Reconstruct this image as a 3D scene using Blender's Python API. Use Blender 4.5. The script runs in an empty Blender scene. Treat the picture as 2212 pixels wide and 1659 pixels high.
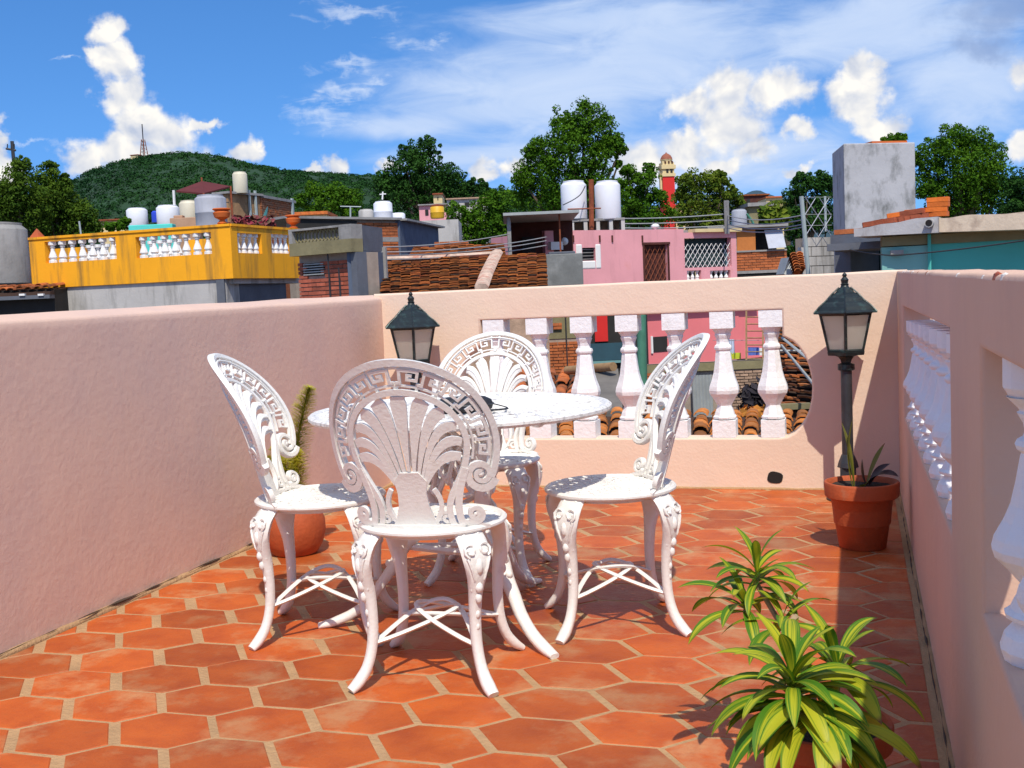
import bpy, bmesh, math, random
from mathutils import Vector, Matrix, noise
random.seed(7)
PI = math.pi
scene = bpy.context.scene
COL = scene.collection

# ------------------------------------------------------------------ camera
CAM_H, FOCAL, IMW, IMH = 1.08, 2400.0, 2212.0, 1659.0
YAW, PITCH, ROLL = 0.304376, -0.081176, -0.0428204
_f = Vector((-math.sin(YAW)*math.cos(PITCH), math.cos(YAW)*math.cos(PITCH), math.sin(PITCH)))
_r0 = Vector((math.cos(YAW), math.sin(YAW), 0)); _u0 = _r0.cross(_f)
_c, _s = math.cos(ROLL), math.sin(ROLL)
CR, CU, CF = _c*_r0 + _s*_u0, -_s*_r0 + _c*_u0, _f
CAM = Vector((0, 0, CAM_H))
cd = bpy.data.cameras.new('camera'); cam = bpy.data.objects.new('camera', cd); COL.objects.link(cam)
m = Matrix.Identity(4)
for i in range(3):
    m[i][0], m[i][1], m[i][2], m[i][3] = CR[i], CU[i], -CF[i], CAM[i]
cam.matrix_world = m
cd.sensor_width = 36; cd.lens = 36*FOCAL/IMW; cd.clip_start = 0.05; cd.clip_end = 8000
scene.camera = cam
HF = Vector((-math.sin(YAW), math.cos(YAW), 0)); HR = Vector((math.cos(YAW), math.sin(YAW), 0))

def ray(x, y):
    return CF + CR*((x-IMW/2)/FOCAL) - CU*((y-IMH/2)/FOCAL)
def S(x, y, d):
    """image pixel to world point: where the sight line (x, y) of the photograph is d metres out, measured level"""
    r = ray(x, y); return CAM + r*(d/r.dot(HF))
def azel(x, y):
    r = ray(x, y).normalized(); return math.atan2(r.x, r.y), math.asin(r.z)

# ------------------------------------------------------------------ sun, sky, exposure
SUN_TRAVEL = Vector((-0.25, 0.66, -1.0)).normalized()
scene.view_settings.view_transform = 'Standard'; scene.view_settings.look = 'None'
scene.view_settings.exposure = EXPOSURE = 0.13
scene.view_settings.gamma = 1.0
scene.view_settings.use_curve_mapping = False
sl = bpy.data.lights.new('sun', 'SUN'); sl.energy = 4.0; sl.angle = math.radians(0.55); sl.color = (1.0, 0.93, 0.80)
so = bpy.data.objects.new('sun', sl); COL.objects.link(so)
so.rotation_mode = 'QUATERNION'; so.rotation_quaternion = SUN_TRAVEL.to_track_quat('-Z', 'Y')
so.location = (3, -6, 8)
SKY_STRENGTH = 0.13

world = bpy.data.worlds.new('World'); scene.world = world; world.use_nodes = True
def build_sky():
    nt = world.node_tree; nt.nodes.clear(); N = nt.nodes; L = nt.links
    def mth(op, a, b=None, c=None, clamp=False):
        n = N.new('ShaderNodeMath'); n.operation = op; n.use_clamp = clamp
        for i, v in enumerate((a, b, c)):
            if v is None: continue
            if isinstance(v, (int, float)): n.inputs[i].default_value = v
            else: L.new(v, n.inputs[i])
        return n.outputs[0]
    def vm(op, a, b=None):
        n = N.new('ShaderNodeVectorMath'); n.operation = op
        for i, v in enumerate((a, b)):
            if v is None: continue
            if isinstance(v, (tuple, Vector)): n.inputs[i].default_value = v
            else: L.new(v, n.inputs[i])
        return n.outputs['Value'] if op in ('LENGTH', 'DOT_PRODUCT') else n.outputs[0]
    def mix(f, a, b):
        n = N.new('ShaderNodeMix'); n.data_type = 'RGBA'
        for k, v in ((0, f), (6, a), (7, b)):
            if isinstance(v, (int, float)): n.inputs[k].default_value = v
            elif isinstance(v, tuple): n.inputs[k].default_value = (*v, 1)
            else: L.new(v, n.inputs[k])
        return n.outputs[2]
    def smooth(v, a, b):
        n = N.new('ShaderNodeMapRange'); n.interpolation_type = 'SMOOTHSTEP'
        L.new(v, n.inputs[0]); n.inputs[1].default_value = a; n.inputs[2].default_value = b
        return n.outputs[0]
    sky = N.new('ShaderNodeTexSky'); sky.sky_type = 'NISHITA'; sky.sun_disc = False
    sd = -SUN_TRAVEL
    sky.sun_elevation = math.asin(sd.z); sky.sun_rotation = math.atan2(sd.x, sd.y)
    sky.altitude = 0; sky.air_density = 1.0; sky.dust_density = 0.2; sky.ozone_density = 3.0
    # deep tropical blue down to the skyline: the sky model is read a little above each direction
    gen = N.new('ShaderNodeTexCoord'); up_ = vm('NORMALIZE', vm('ADD', gen.outputs['Generated'], (0, 0, 0.14)))
    L.new(up_, sky.inputs['Vector'])
    hs = N.new('ShaderNodeHueSaturation'); L.new(sky.outputs[0], hs.inputs['Color'])
    hs.inputs['Saturation'].default_value = 1.22; hs.inputs['Value'].default_value = 1.0
    gm = N.new('ShaderNodeMix'); gm.data_type = 'RGBA'; gm.blend_type = 'MULTIPLY'; gm.inputs[0].default_value = 1
    L.new(hs.outputs[0], gm.inputs[6]); gm.inputs[7].default_value = (0.86, 1.06, 1.26, 1)
    base = gm.outputs[2]
    tc = N.new('ShaderNodeTexCoord'); sep = N.new('ShaderNodeSeparateXYZ'); L.new(tc.outputs['Generated'], sep.inputs[0])
    az = mth('ARCTAN2', sep.outputs[0], sep.outputs[1]); el = mth('ARCSINE', sep.outputs[2])
    cmb = N.new('ShaderNodeCombineXYZ'); L.new(az, cmb.inputs[0]); L.new(el, cmb.inputs[1]); p = cmb.outputs[0]
    wn = N.new('ShaderNodeTexNoise'); L.new(p, wn.inputs['Vector']); wn.inputs['Scale'].default_value = 22.0; wn.inputs['Detail'].default_value = 5.0; wn.inputs['Roughness'].default_value = .58
    pw_ = vm('ADD', p, vm('MULTIPLY', vm('SUBTRACT', wn.outputs['Color'], (0.5, 0.5, 0.5)), (0.070, 0.058, 0)))
    def fbm(vec, scale, detail, rough, dist=0.0):
        n = N.new('ShaderNodeTexNoise'); n.noise_dimensions = '3D'
        L.new(vec, n.inputs['Vector']); n.inputs['Scale'].default_value = scale; n.inputs['Detail'].default_value = detail
        n.inputs['Roughness'].default_value = rough; n.inputs['Distortion'].default_value = dist
        return n.outputs['Fac']
    def field(blobs, vec):
        acc = None
        for (x, y, rx, ry) in blobs:
            a, e = azel(x, y)
            q = vm('MULTIPLY', vm('SUBTRACT', vec, (a, e, 0)), (FOCAL/rx, FOCAL/ry, 0))
            v = mth('SUBTRACT', 1.0, vm('LENGTH', q))
            acc = v if acc is None else mth('SMOOTH_MAX', acc, v, 0.25)
        return acc
    cumulus = [(238, 62, 52, 46), (246, 130, 58, 60), (262, 205, 52, 66), (300, 265, 80, 62), (372, 285, 92, 62), (265, 325, 105, 56),
               (180, 345, 62, 50), (330, 345, 130, 60), (445, 272, 34, 16), (215, 110, 30, 30),
               (525, 335, 44, 36), (470, 336, 36, 18), (712, 352, 40, 36), (664, 360, 40, 18), (-6, 300, 34, 44), (2, 372, 46, 50), (-20, 340, 40, 60),
               (1575, 192, 82, 74), (1685, 178, 88, 62), (1492, 230, 72, 54), (1570, 258, 118, 84), (1628, 318, 74, 44), (1480, 322, 72, 40),
               (1860, 165, 52, 50), (1850, 205, 92, 50), (1870, 240, 50, 40), (1900, 270, 78, 46), (1735, 268, 46, 34), (1385, 348, 84, 58), (1110, 372, 60, 40), (1040, 372, 46, 34), (1560, 345, 60, 28), (845, 372, 40, 24),
               (2195, 140, 60, 50), (2215, 330, 60, 46), (1930, 372, 30, 20), (1720, 362, 40, 20)]
    def density(vec):
        f = field(cumulus, pw_)
        n1 = fbm(vec, 24.0, 6.0, 0.52, 0.2)
        n2 = fbm(vec, 75.0, 5.0, 0.6)
        return mth('ADD', mth('ADD', f, mth('MULTIPLY', mth('SUBTRACT', n1, 0.52), 0.8)), mth('MULTIPLY', mth('SUBTRACT', n2, 0.5), 0.30))
    d0 = density(p)
    mask = smooth(d0, 0.08, 0.60)
    # relief lit from the upper right (the sun side)
    def bill(vec):
        return fbm(vec, 24.0, 4.0, 0.5, 0.3)
    rel = mth('SUBTRACT', bill(p), bill(vm('ADD', p, (0.005, 0.008, 0))))
    lit = mth('ADD', mth('MULTIPLY', rel, 3.4), mth('ADD', 0.58, mth('MULTIPLY', d0, 0.08)), clamp=True)
    ccol = mix(lit, (3.7, 4.2, 5.3), (7.4, 7.15, 6.7))
    # thin veils: long soft bands
    veil = [(1180, 190, 420, 150), (1450, 110, 380, 150), (900, 270, 270, 36), (1300, 40, 360, 60), (1900, 60, 420, 110), (2100, 180, 220, 140), (1060, 240, 320, 60),
            (1050, 340, 300, 40), (1500, 350, 500, 90)]
    vs = vm('MULTIPLY', p, (7.0, 22.0, 1.0))
    vn = fbm(vs, 1.6, 6.0, 0.6, 0.6)
    fv = mth('ADD', field(veil, p), mth('MULTIPLY', mth('SUBTRACT', vn, 0.5), 1.1))
    vmask = mth('MULTIPLY', smooth(fv, -0.14, 0.80), 0.88)
    wisp = [(770, 14, 130, 22), (880, 80, 80, 24), (740, 150, 90, 20), (145, 141, 42, 6), (60, 308, 60, 8), (700, 250, 90, 26), (740, 200, 110, 22), (820, 180, 60, 18)]
    fw = mth('ADD', field(wisp, pw_), mth('MULTIPLY', mth('SUBTRACT', fbm(vm('MULTIPLY', p, (18.0, 60.0, 1.0)), 1.6, 6.0, 0.65, 1.0), 0.55), 2.4))
    wmask = mth('MULTIPLY', smooth(fw, -0.1, 1.1), 0.5)
    vcol = mix(vn, (3.1, 4.3, 6.6), (5.3, 6.0, 7.2))
    grey = [(2190, 6, 170, 54), (2120, 90, 50, 40), (1560, 2, 70, 14)]
    fg = mth('ADD', field(grey, pw_), mth('MULTIPLY', mth('SUBTRACT', fbm(p, 40, 5, .6), 0.5), 1.2))
    gmask = mth('MULTIPLY', smooth(fg, -0.1, 0.9), 0.7)
    c = mix(vmask, base, vcol); c = mix(wmask, c, (6.2, 6.7, 7.4)); c = mix(mask, c, ccol); c = mix(gmask, c, (1.9, 2.7, 4.6))
    # unseen veil added over the rest of the sky to make the fill less blue
    vc = ray(1106, 500).normalized(); turn = smooth(vm('DOT_PRODUCT', tc.outputs['Generated'], tuple(vc)), 0.90, 0.72)
    rest = fbm(vm('MULTIPLY', tc.outputs['Generated'], (2.2, 2.2, 4.0)), 1.5, 6.0, 0.58, 0.4)
    c = mix(mth('MULTIPLY', turn, mth('MULTIPLY', smooth(rest, 0.42, 0.66), 0.85)), c, (5.9, 6.3, 7.0))
    bg = N.new('ShaderNodeBackground'); L.new(c, bg.inputs[0]); bg.inputs[1].default_value = SKY_STRENGTH
    out = N.new('ShaderNodeOutputWorld'); L.new(bg.outputs[0], out.inputs[0])
    world.cycles.sampling_method = 'MANUAL'; world.cycles.sample_map_resolution = 512
build_sky()
scene.cycles.max_bounces = 6; scene.cycles.diffuse_bounces = 4; scene.cycles.transmission_bounces = 4
scene.cycles.use_adaptive_sampling = True

# ------------------------------------------------------------------ mesh builder and object helpers
class MB:
    def __init__(s): s.v = []; s.f = []; s.tint = []; s.uv = None
    def add(s, vs, fs, t=None):
        o = len(s.v); s.v += [Vector(q) for q in vs]; s.f += [tuple(i+o for i in f) for f in fs]
        s.tint += [t if t is not None else 0.5]*len(fs)
        return s
    def box(s, c, size, rot=None, t=None):
        hx, hy, hz = size[0]/2, size[1]/2, size[2]/2
        vs = [Vector((x, y, z)) for x in (-hx, hx) for y in (-hy, hy) for z in (-hz, hz)]
        if rot is not None: vs = [rot @ v for v in vs]
        c = Vector(c)
        return s.add([v+c for v in vs], [(0, 1, 3, 2), (4, 6, 7, 5), (0, 4, 5, 1), (2, 3, 7, 6), (0, 2, 6, 4), (1, 5, 7, 3)], t)
    def prism(s, a, b, back, z0, z1, t=None):
        """upright slab: front edge a->b (xy), thickness vector back, from z0 to z1 (numbers or pairs for the two ends)"""
        za = z0 if isinstance(z0, (tuple, list)) else (z0, z0); zb = z1 if isinstance(z1, (tuple, list)) else (z1, z1)
        a = Vector((a[0], a[1], 0)); b = Vector((b[0], b[1], 0)); k = Vector((back[0], back[1], 0))
        vs = [a+Vector((0, 0, za[0])), b+Vector((0, 0, za[1])), b+k+Vector((0, 0, za[1])), a+k+Vector((0, 0, za[0])),
              a+Vector((0, 0, zb[0])), b+Vector((0, 0, zb[1])), b+k+Vector((0, 0, zb[1])), a+k+Vector((0, 0, zb[0]))]
        return s.add(vs, [(3, 2, 1, 0), (4, 5, 6, 7), (0, 1, 5, 4), (1, 2, 6, 5), (2, 3, 7, 6), (3, 0, 4, 7)], t)
    def tube(s, pts, r, n=6, caps=True, flat=1.0, up=(0, 0, 1), t=None):
        pts = [Vector(p) for p in pts]; m_ = len(pts)
        rs = r if isinstance(r, (list, tuple)) else [r]*m_
        vs = []; up = Vector(up); prev = None
        for i, p in enumerate(pts):
            d = (pts[min(i+1, m_-1)]-pts[max(i-1, 0)])
            d = d.normalized() if d.length > 1e-9 else Vector((0, 0, 1))
            if prev is None:
                a = d.cross(up)
                if a.length < 1e-3: a = d.cross(Vector((1, 0, 0)))
            else:
                a = prev - d*prev.dot(d)
                if a.length < 1e-6: a = d.cross(up)
            a.normalize(); prev = a; b = a.cross(d)
            for k in range(n):
                th = 2*PI*k/n; vs.append(p + (a*math.cos(th) + b*math.sin(th)*flat)*rs[i])
        fs = []
        for i in range(m_-1):
            for k in range(n):
                k2 = (k+1) % n; fs.append((i*n+k, i*n+k2, (i+1)*n+k2, (i+1)*n+k))
        if caps: fs += [tuple(range(n-1, -1, -1)), tuple((m_-1)*n+k for k in range(n))]
        return s.add(vs, fs, t)
    def lathe(s, prof, n=24, c=(0, 0, 0), sq=None, rot=0.0, t=None, caps=True):
        """prof: (radius, z); optional sq(k_index_of_profile) -> superellipse exponent"""
        c = Vector(c); vs = []; m_ = len(prof)
        for i, (r, z) in enumerate(prof):
            for k in range(n):
                th = 2*PI*k/n + rot; vs.append(c + Vector((r*math.cos(th), r*math.sin(th), z)))
        fs = []
        for i in range(m_-1):
            for k in range(n):
                k2 = (k+1) % n; fs.append((i*n+k, i*n+k2, (i+1)*n+k2, (i+1)*n+k))
        if caps: fs += [tuple(range(n-1, -1, -1)), tuple((m_-1)*n+k for k in range(n))]
        return s.add(vs, fs, t)
    def ball(s, c, r, nu=8, nv=6, sc=(1, 1, 1), t=None):
        c = Vector(c)
        vs = [c+Vector((0, 0, -r*sc[2]))]
        for j in range(1, nv):
            ph = -PI/2 + PI*j/nv
            for k in range(nu):
                th = 2*PI*k/nu; vs.append(c + Vector((math.cos(ph)*math.cos(th)*r*sc[0], math.cos(ph)*math.sin(th)*r*sc[1], math.sin(ph)*r*sc[2])))
        vs.append(c+Vector((0, 0, r*sc[2]))); top = len(vs)-1
        fs = [(0, 1+(k+1) % nu, 1+k) for k in range(nu)]
        for j in range(nv-2):
            for k in range(nu):
                a = 1+j*nu; fs.append((a+k, a+(k+1) % nu, a+nu+(k+1) % nu, a+nu+k))
        a = 1+(nv-2)*nu; fs += [(a+k, a+(k+1) % nu, top) for k in range(nu)]
        return s.add(vs, fs, t)
    def quad(s, a, b, c, d, t=None): return s.add([a, b, c, d], [(0, 1, 2, 3)], t)

def mesh_from(mb, name, mat, off=None, smooth=None, tint=False):
    me = bpy.data.meshes.new(name)
    o = Vector(off) if off is not None else Vector()
    me.from_pydata([tuple(v-o) for v in mb.v], [], mb.f)
    if tint:
        at = me.attributes.new('tint', 'FLOAT', 'FACE'); at.data.foreach_set('value', mb.tint)
    if smooth is not None:
        me.polygons.foreach_set('use_smooth', [True]*len(me.polygons))
        me.set_sharp_from_angle(angle=math.radians(smooth))
    me.materials.append(mat); me.update()
    return me
def tag(o, label=None, cat=None, group=None, kind=None):
    if label: o['label'] = label
    if cat: o['category'] = cat
    if group: o['group'] = group
    if kind: o['kind'] = kind
    return o
ORIG = {}
def wloc(o):
    v = Vector()
    while o is not None: v += o.location; o = o.parent
    return v
def empty(name, loc, label, cat, group=None, rz=0.0):
    o = bpy.data.objects.new(name, None); COL.objects.link(o); o.empty_display_size = 0.1
    o.location = loc; o.rotation_euler = (0, 0, rz); tag(o, label, cat, group); return o
def part(name, mb, mat, parent=None, smooth=None, bevel=None, tint=False, local=False, kind=None, label=None, seg=2):
    """mesh object; world coordinates in mb unless local; bevel in metres"""
    off = Vector() if (local or parent is None) else wloc(parent)
    if parent is None and not local:
        xs = [v.x for v in mb.v]; ys = [v.y for v in mb.v]; zs = [v.z for v in mb.v]
        off = Vector(((min(xs)+max(xs))/2, (min(ys)+max(ys))/2, min(zs)))
    me = mesh_from(mb, name, mat, off, smooth, tint)
    o = bpy.data.objects.new(name, me); COL.objects.link(o)
    if parent is not None: o.parent = parent
    else: o.location = off
    if bevel:
        b = o.modifiers.new('bevel', 'BEVEL'); b.width = bevel; b.segments = seg; b.limit_method = 'ANGLE'; b.angle_limit = math.radians(35)
    if kind: o['kind'] = kind
    if label: o['label'] = label
    return o
def inst(name, me, parent, loc, rot=(0, 0, 0), scale=(1, 1, 1)):
    o = bpy.data.objects.new(name, me); COL.objects.link(o); o.parent = parent
    o.location = loc; o.rotation_euler = rot; o.scale = scale; return o
def copy_tree(o, parent=None):
    c = o.copy(); COL.objects.link(c); c.parent = parent
    for ch in list(o.children): copy_tree(ch, c)
    return c

# ------------------------------------------------------------------ materials
MATS = {}
def mat(name, col, rough=0.7, var=0.12, vscale=3.0, bump=0.0, bscale=40.0, bump2=None, col2=None, metallic=0.0, spec=0.5,
        stain=None, stain_scale=(6, 6, 1), stain_amt=0.5, stain_lo=0.5, objrand=0.0, tintmix=None, trans=0.0, detail=5.0, blotch=None):
    """general procedural material in world space: colour variation, optional stains, bump, per-object or per-face tint"""
    if name in MATS: return MATS[name]
    M = bpy.data.materials.new(name); M.use_nodes = True; nt = M.node_tree; N = nt.nodes; L = nt.links
    b = N['Principled BSDF']; b.inputs['Roughness'].default_value = rough; b.inputs['Metallic'].default_value = metallic
    b.inputs['Specular IOR Level'].default_value = spec
    geo = N.new('ShaderNodeNewGeometry'); pos = geo.outputs['Position']
    def noi(scale, det=detail, rg=0.6, vec=pos):
        n = N.new('ShaderNodeTexNoise'); L.new(vec, n.inputs['Vector']); n.inputs['Scale'].default_value = scale
        n.inputs['Detail'].default_value = det; n.inputs['Roughness'].default_value = rg; return n.outputs['Fac']
    def mr(v, a, b_, c=0.0, d=1.0):
        n = N.new('ShaderNodeMapRange'); L.new(v, n.inputs[0]); n.inputs[1].default_value = a; n.inputs[2].default_value = b_
        n.inputs[3].default_value = c; n.inputs[4].default_value = d; return n.outputs[0]
    def mixc(f, a, b_, bt='MIX'):
        n = N.new('ShaderNodeMix'); n.data_type = 'RGBA'; n.blend_type = bt
        if isinstance(f, float): n.inputs[0].default_value = f
        else: L.new(f, n.inputs[0])
        for k, v in ((6, a), (7, b_)):
            if isinstance(v, tuple): n.inputs[k].default_value = (*v[:3], 1)
            else: L.new(v, n.inputs[k])
        return n.outputs[2]
    lo = tuple(c*(1-var) for c in col); hi = tuple(min(1, c*(1+var)) for c in col)
    if col2 is not None: lo, hi = col, col2
    c = mixc(mr(noi(vscale), 0.3, 0.7), lo, hi)
    if blotch:
        c = mixc(mr(noi(blotch[1], 6.0, 0.65), blotch[2], blotch[2]+0.14, 0, blotch[3] if len(blotch) > 3 else 0.8), c, blotch[0])
    if tintmix is not None:
        at = N.new('ShaderNodeAttribute'); at.attribute_name = 'tint'; c = mixc(at.outputs['Fac'], c, tintmix)
    if objrand:
        oi = N.new('ShaderNodeObjectInfo')
        c = mixc(1.0, c, mixc(oi.outputs['Random'], (1-objrand,)*3, (1+objrand*0.5,)*3), 'MULTIPLY')
    if stain:
        mp = N.new('ShaderNodeMapping'); L.new(pos, mp.inputs[0]); mp.inputs['Scale'].default_value = stain_scale
        c = mixc(mr(noi(1.0, 6.0, 0.65, mp.outputs[0]), stain_lo, stain_lo+0.22, 0, stain_amt), c, stain)
    L.new(c, b.inputs['Base Color'])
    if bump:
        h = noi(bscale, 6.0, 0.6)
        if bump2:
            ma = N.new('ShaderNodeMath'); ma.operation = 'MULTIPLY_ADD'; L.new(noi(bump2[0], 3.0, 0.5), ma.inputs[0]); ma.inputs[1].default_value = bump2[1]; L.new(h, ma.inputs[2]); h = ma.outputs[0]
        bp = N.new('ShaderNodeBump'); bp.inputs['Strength'].default_value = bump
        bp.inputs['Distance'].default_value = 0.02; L.new(h, bp.inputs['Height']); L.new(bp.outputs[0], b.inputs['Normal'])
    if trans:
        tr = N.new('ShaderNodeBsdfTranslucent'); L.new(c, tr.inputs[0]); ms = N.new('ShaderNodeMixShader'); ms.inputs[0].default_value = trans
        L.new(b.outputs[0], ms.inputs[1]); L.new(tr.outputs[0], ms.inputs[2]); L.new(ms.outputs[0], N['Material Output'].inputs[0])
    MATS[name] = M; return M

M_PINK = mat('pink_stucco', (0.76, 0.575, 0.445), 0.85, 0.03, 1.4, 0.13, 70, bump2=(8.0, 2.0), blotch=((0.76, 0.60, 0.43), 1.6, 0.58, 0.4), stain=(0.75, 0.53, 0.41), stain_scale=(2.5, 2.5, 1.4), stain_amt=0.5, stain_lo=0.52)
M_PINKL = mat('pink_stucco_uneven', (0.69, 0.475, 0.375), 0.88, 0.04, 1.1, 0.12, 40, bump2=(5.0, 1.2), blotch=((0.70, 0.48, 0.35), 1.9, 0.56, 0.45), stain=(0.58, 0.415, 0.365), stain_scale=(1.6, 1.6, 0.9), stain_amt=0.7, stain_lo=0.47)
M_PINKR = mat('pink_stucco_shaded', (0.66, 0.43, 0.315), 0.88, 0.05, 1.2, 0.16, 50, bump2=(7.0, 2.5), stain=(0.55, 0.36, 0.285), stain_scale=(2, 2, 1.0), stain_amt=0.5, stain_lo=0.5)  # darker copy of the wall pink, with the shade put into the colour
M_WHITEP = mat('white_masonry_paint', (0.82, 0.815, 0.82), 0.6, 0.03, 8, 0.25, 45, blotch=((0.62, 0.58, 0.54), 13.0, 0.60, 0.45))
M_IRON = mat('white_enamelled_iron', (0.79, 0.77, 0.73), 0.42, 0.03, 14, 0.14, 90, blotch=((0.60, 0.55, 0.46), 16.0, 0.60, 0.55), stain=(0.30, 0.14, 0.06), stain_scale=(70, 70, 70), stain_amt=0.7, stain_lo=0.70)
M_LACE = mat('white_enamelled_lacework', (0.79, 0.77, 0.74), 0.42, 0.03, 14, 0.2, 60, blotch=((0.40, 0.39, 0.38), 46.0, 0.50, 0.75))  # grey mottling painted in for the shade seen through the piercings
M_GROUT = mat('grout', (0.44, 0.27, 0.135), 0.95, 0.14, 9, 0.5, 70)
M_TERRA = mat('terracotta_tile', (0.37, 0.064, 0.009), 0.55, 0.16, 7.0, 0.2, 60, objrand=0.28, col2=(0.55, 0.115, 0.013), stain=(0.30, 0.075, 0.022), stain_scale=(14, 14, 14), stain_amt=0.6, stain_lo=0.55, blotch=((0.50, 0.235, 0.10), 4.0, 0.51, 0.8))
M_POT = mat('terracotta_pot', (0.42, 0.080, 0.020), 0.75, 0.15, 8, 0.2, 60, blotch=((0.44, 0.20, 0.11), 9.0, 0.58, 0.6), stain=(0.16, 0.05, 0.025), stain_scale=(9, 9, 5), stain_amt=.5, stain_lo=.55)
M_SOIL = mat('potting_soil', (0.03, 0.02, 0.014), 1.0, 0.4, 40, 0.8, 60)
M_LAMP = mat('verdigris_black_metal', (0.018, 0.026, 0.028), 0.42, 0.3, 20, 0.15, 60, metallic=0.3, blotch=((0.045, 0.09, 0.085), 24.0, 0.52, 0.75))
M_POST = mat('dark_grey_metal', (0.035, 0.038, 0.045), 0.5, 0.2, 20, 0.1, 60, metallic=0.2)
M_BLACK = mat('black_nylon', (0.012, 0.013, 0.018), 0.55, 0.2, 30, 0.3, 300)
M_CONC = mat('weathered_concrete', (0.29, 0.28, 0.27), 0.9, 0.14, 2.2, 0.4, 14, stain=(0.10, 0.10, 0.095), stain_scale=(3, 3, 0.7), stain_amt=0.7, stain_lo=0.52)
M_CONCL = mat('pale_concrete', (0.46, 0.44, 0.42), 0.9, 0.1, 1.6, 0.3, 12, stain=(0.12, 0.115, 0.10), stain_scale=(3.4, 3.4, 0.5), stain_amt=0.8, stain_lo=0.50)
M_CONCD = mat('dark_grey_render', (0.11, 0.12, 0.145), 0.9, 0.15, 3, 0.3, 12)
M_YELLOW = mat('ochre_yellow_paint', (0.88, 0.38, 0.004), 0.8, 0.06, 1.5, 0.15, 20, stain=(0.15, 0.09, 0.03), stain_scale=(3.6, 3.6, 0.36), stain_amt=0.85, stain_lo=0.485)
M_PINKH = mat('rose_pink_paint', (0.74, 0.33, 0.36), 0.8, 0.06, 1.2, 0.15, 20, stain=(0.36, 0.15, 0.16), stain_scale=(3.2, 3.2, 0.35), stain_amt=0.5, stain_lo=0.53, blotch=((0.70, 0.28, 0.22), 0.8, 0.58, 0.7))
M_TEALW = mat('turquoise_paint', (0.07, 0.42, 0.37), 0.8, 0.07, 1.2, 0.1, 20)
M_TEALP = mat('pale_turquoise_paint', (0.20, 0.45, 0.42), 0.8, 0.1, 1.5, 0.1, 20)
M_AQUA = mat('aqua_paint', (0.09, 0.62, 0.55), 0.7, 0.05)
M_BRICK = mat('orange_brick', (0.46, 0.13, 0.04), 0.9, 0.2, 8, 0.3, 30, objrand=0.3, tintmix=(0.36, 0.17, 0.09))
M_BRICKR = mat('red_brick', (0.40, 0.10, 0.055), 0.9, 0.2, 8, 0.3, 30, objrand=0.3, tintmix=(0.33, 0.16, 0.11))
M_MORTAR = mat('mortar', (0.33, 0.27, 0.22), 0.95, 0.15, 6)
M_TILE = mat('old_roof_tile', (0.44, 0.115, 0.024), 0.9, 0.3, 5, 0.4, 25, objrand=0.6, tintmix=(0.42, 0.20, 0.05), blotch=((0.06, 0.04, 0.02), 4.5, 0.53, 0.8))
M_DECK = mat('roof_deck', (0.06, 0.03, 0.02), 0.95, 0.2)
M_WTANK = mat('white_tank_plastic', (0.76, 0.77, 0.82), 0.45, 0.03, 3)
M_CTANK = mat('cream_tank', (0.66, 0.60, 0.46), 0.6, 0.06, 3)
M_GTANK = mat('grey_tank', (0.36, 0.37, 0.42), 0.7, 0.08, 3, stain=(0.2, 0.2, 0.22), stain_scale=(3, 3, .6), stain_amt=.5)
M_BLUE = mat('blue_plastic', (0.02, 0.06, 0.55), 0.5, 0.1)
M_MAROON = mat('maroon_canvas', (0.10, 0.012, 0.012), 0.8, 0.15)
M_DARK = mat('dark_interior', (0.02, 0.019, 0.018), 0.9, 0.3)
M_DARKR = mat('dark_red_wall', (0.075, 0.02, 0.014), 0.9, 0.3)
M_SHEET = mat('galvanised_sheet', (0.34, 0.36, 0.36), 0.6, 0.15, 3)
M_SHEETW = mat('bluish_white_board', (0.42, 0.44, 0.52), 0.6, 0.12, 4)
M_RUST = mat('rusty_iron', (0.25, 0.06, 0.02), 0.8, 0.3, 10)
M_WHITE = mat('white_paint', (0.78, 0.77, 0.75), 0.7, 0.04)
M_GALV = mat('galvanised_pipe', (0.38, 0.44, 0.44), 0.5, 0.12, 8)
M_WIRE = mat('cable_grey', (0.30, 0.31, 0.32), 0.6, 0.1)
M_WIRED = mat('cable_dark', (0.03, 0.03, 0.035), 0.6, 0.1)
M_GREENP = mat('green_post_paint', (0.06, 0.2, 0.13), 0.7, 0.2, 6)
M_RED = mat('bright_red_paint', (0.62, 0.015, 0.012), 0.7, 0.06)
M_CREAM = mat('cream_paint', (0.66, 0.52, 0.27), 0.8, 0.06)
M_BLUEG = mat('blue_grey_render', (0.085, 0.11, 0.16), 0.9, 0.15, 4)
M_WOOD = mat('weathered_wood', (0.28, 0.17, 0.08), 0.85, 0.25, 12)
M_STONE = mat('rubble_stone', (0.38, 0.25, 0.17), 0.95, 0.25, 6, 0.6, 18, objrand=.3)
M_GROUND = mat('town_ground', (0.16, 0.12, 0.09), 0.95, 0.3, 0.05)
M_OLIVE = mat('mossy_render', (0.22, 0.19, 0.10), 0.9, 0.2, 3, 0.3, 15)
M_YPL = mat('yellow_plastic', (0.75, 0.42, 0.02), 0.5, 0.06)
M_BARK = mat('bark', (0.10, 0.075, 0.05), 0.95, 0.3, 5)
M_HOLE = mat('hole_shade', (0.015, 0.012, 0.012), 1.0, 0.1)  # near-black colour standing in for the shade inside drain and spout
def leafmat(name, a, b, tr=0.22, rough=0.75):
    return mat(name, a, rough, 0.15, 0.6, tintmix=b, trans=tr, spec=0.12)
M_LEAF = leafmat('mango_leaf', (0.022, 0.080, 0.004), (0.095, 0.205, 0.008))
M_LEAFD = leafmat('dark_leaf', (0.014, 0.052, 0.010), (0.040, 0.115, 0.014))
M_LEAFY = leafmat('yellow_green_leaf', (0.04, 0.09, 0.007), (0.17, 0.22, 0.02))
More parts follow.
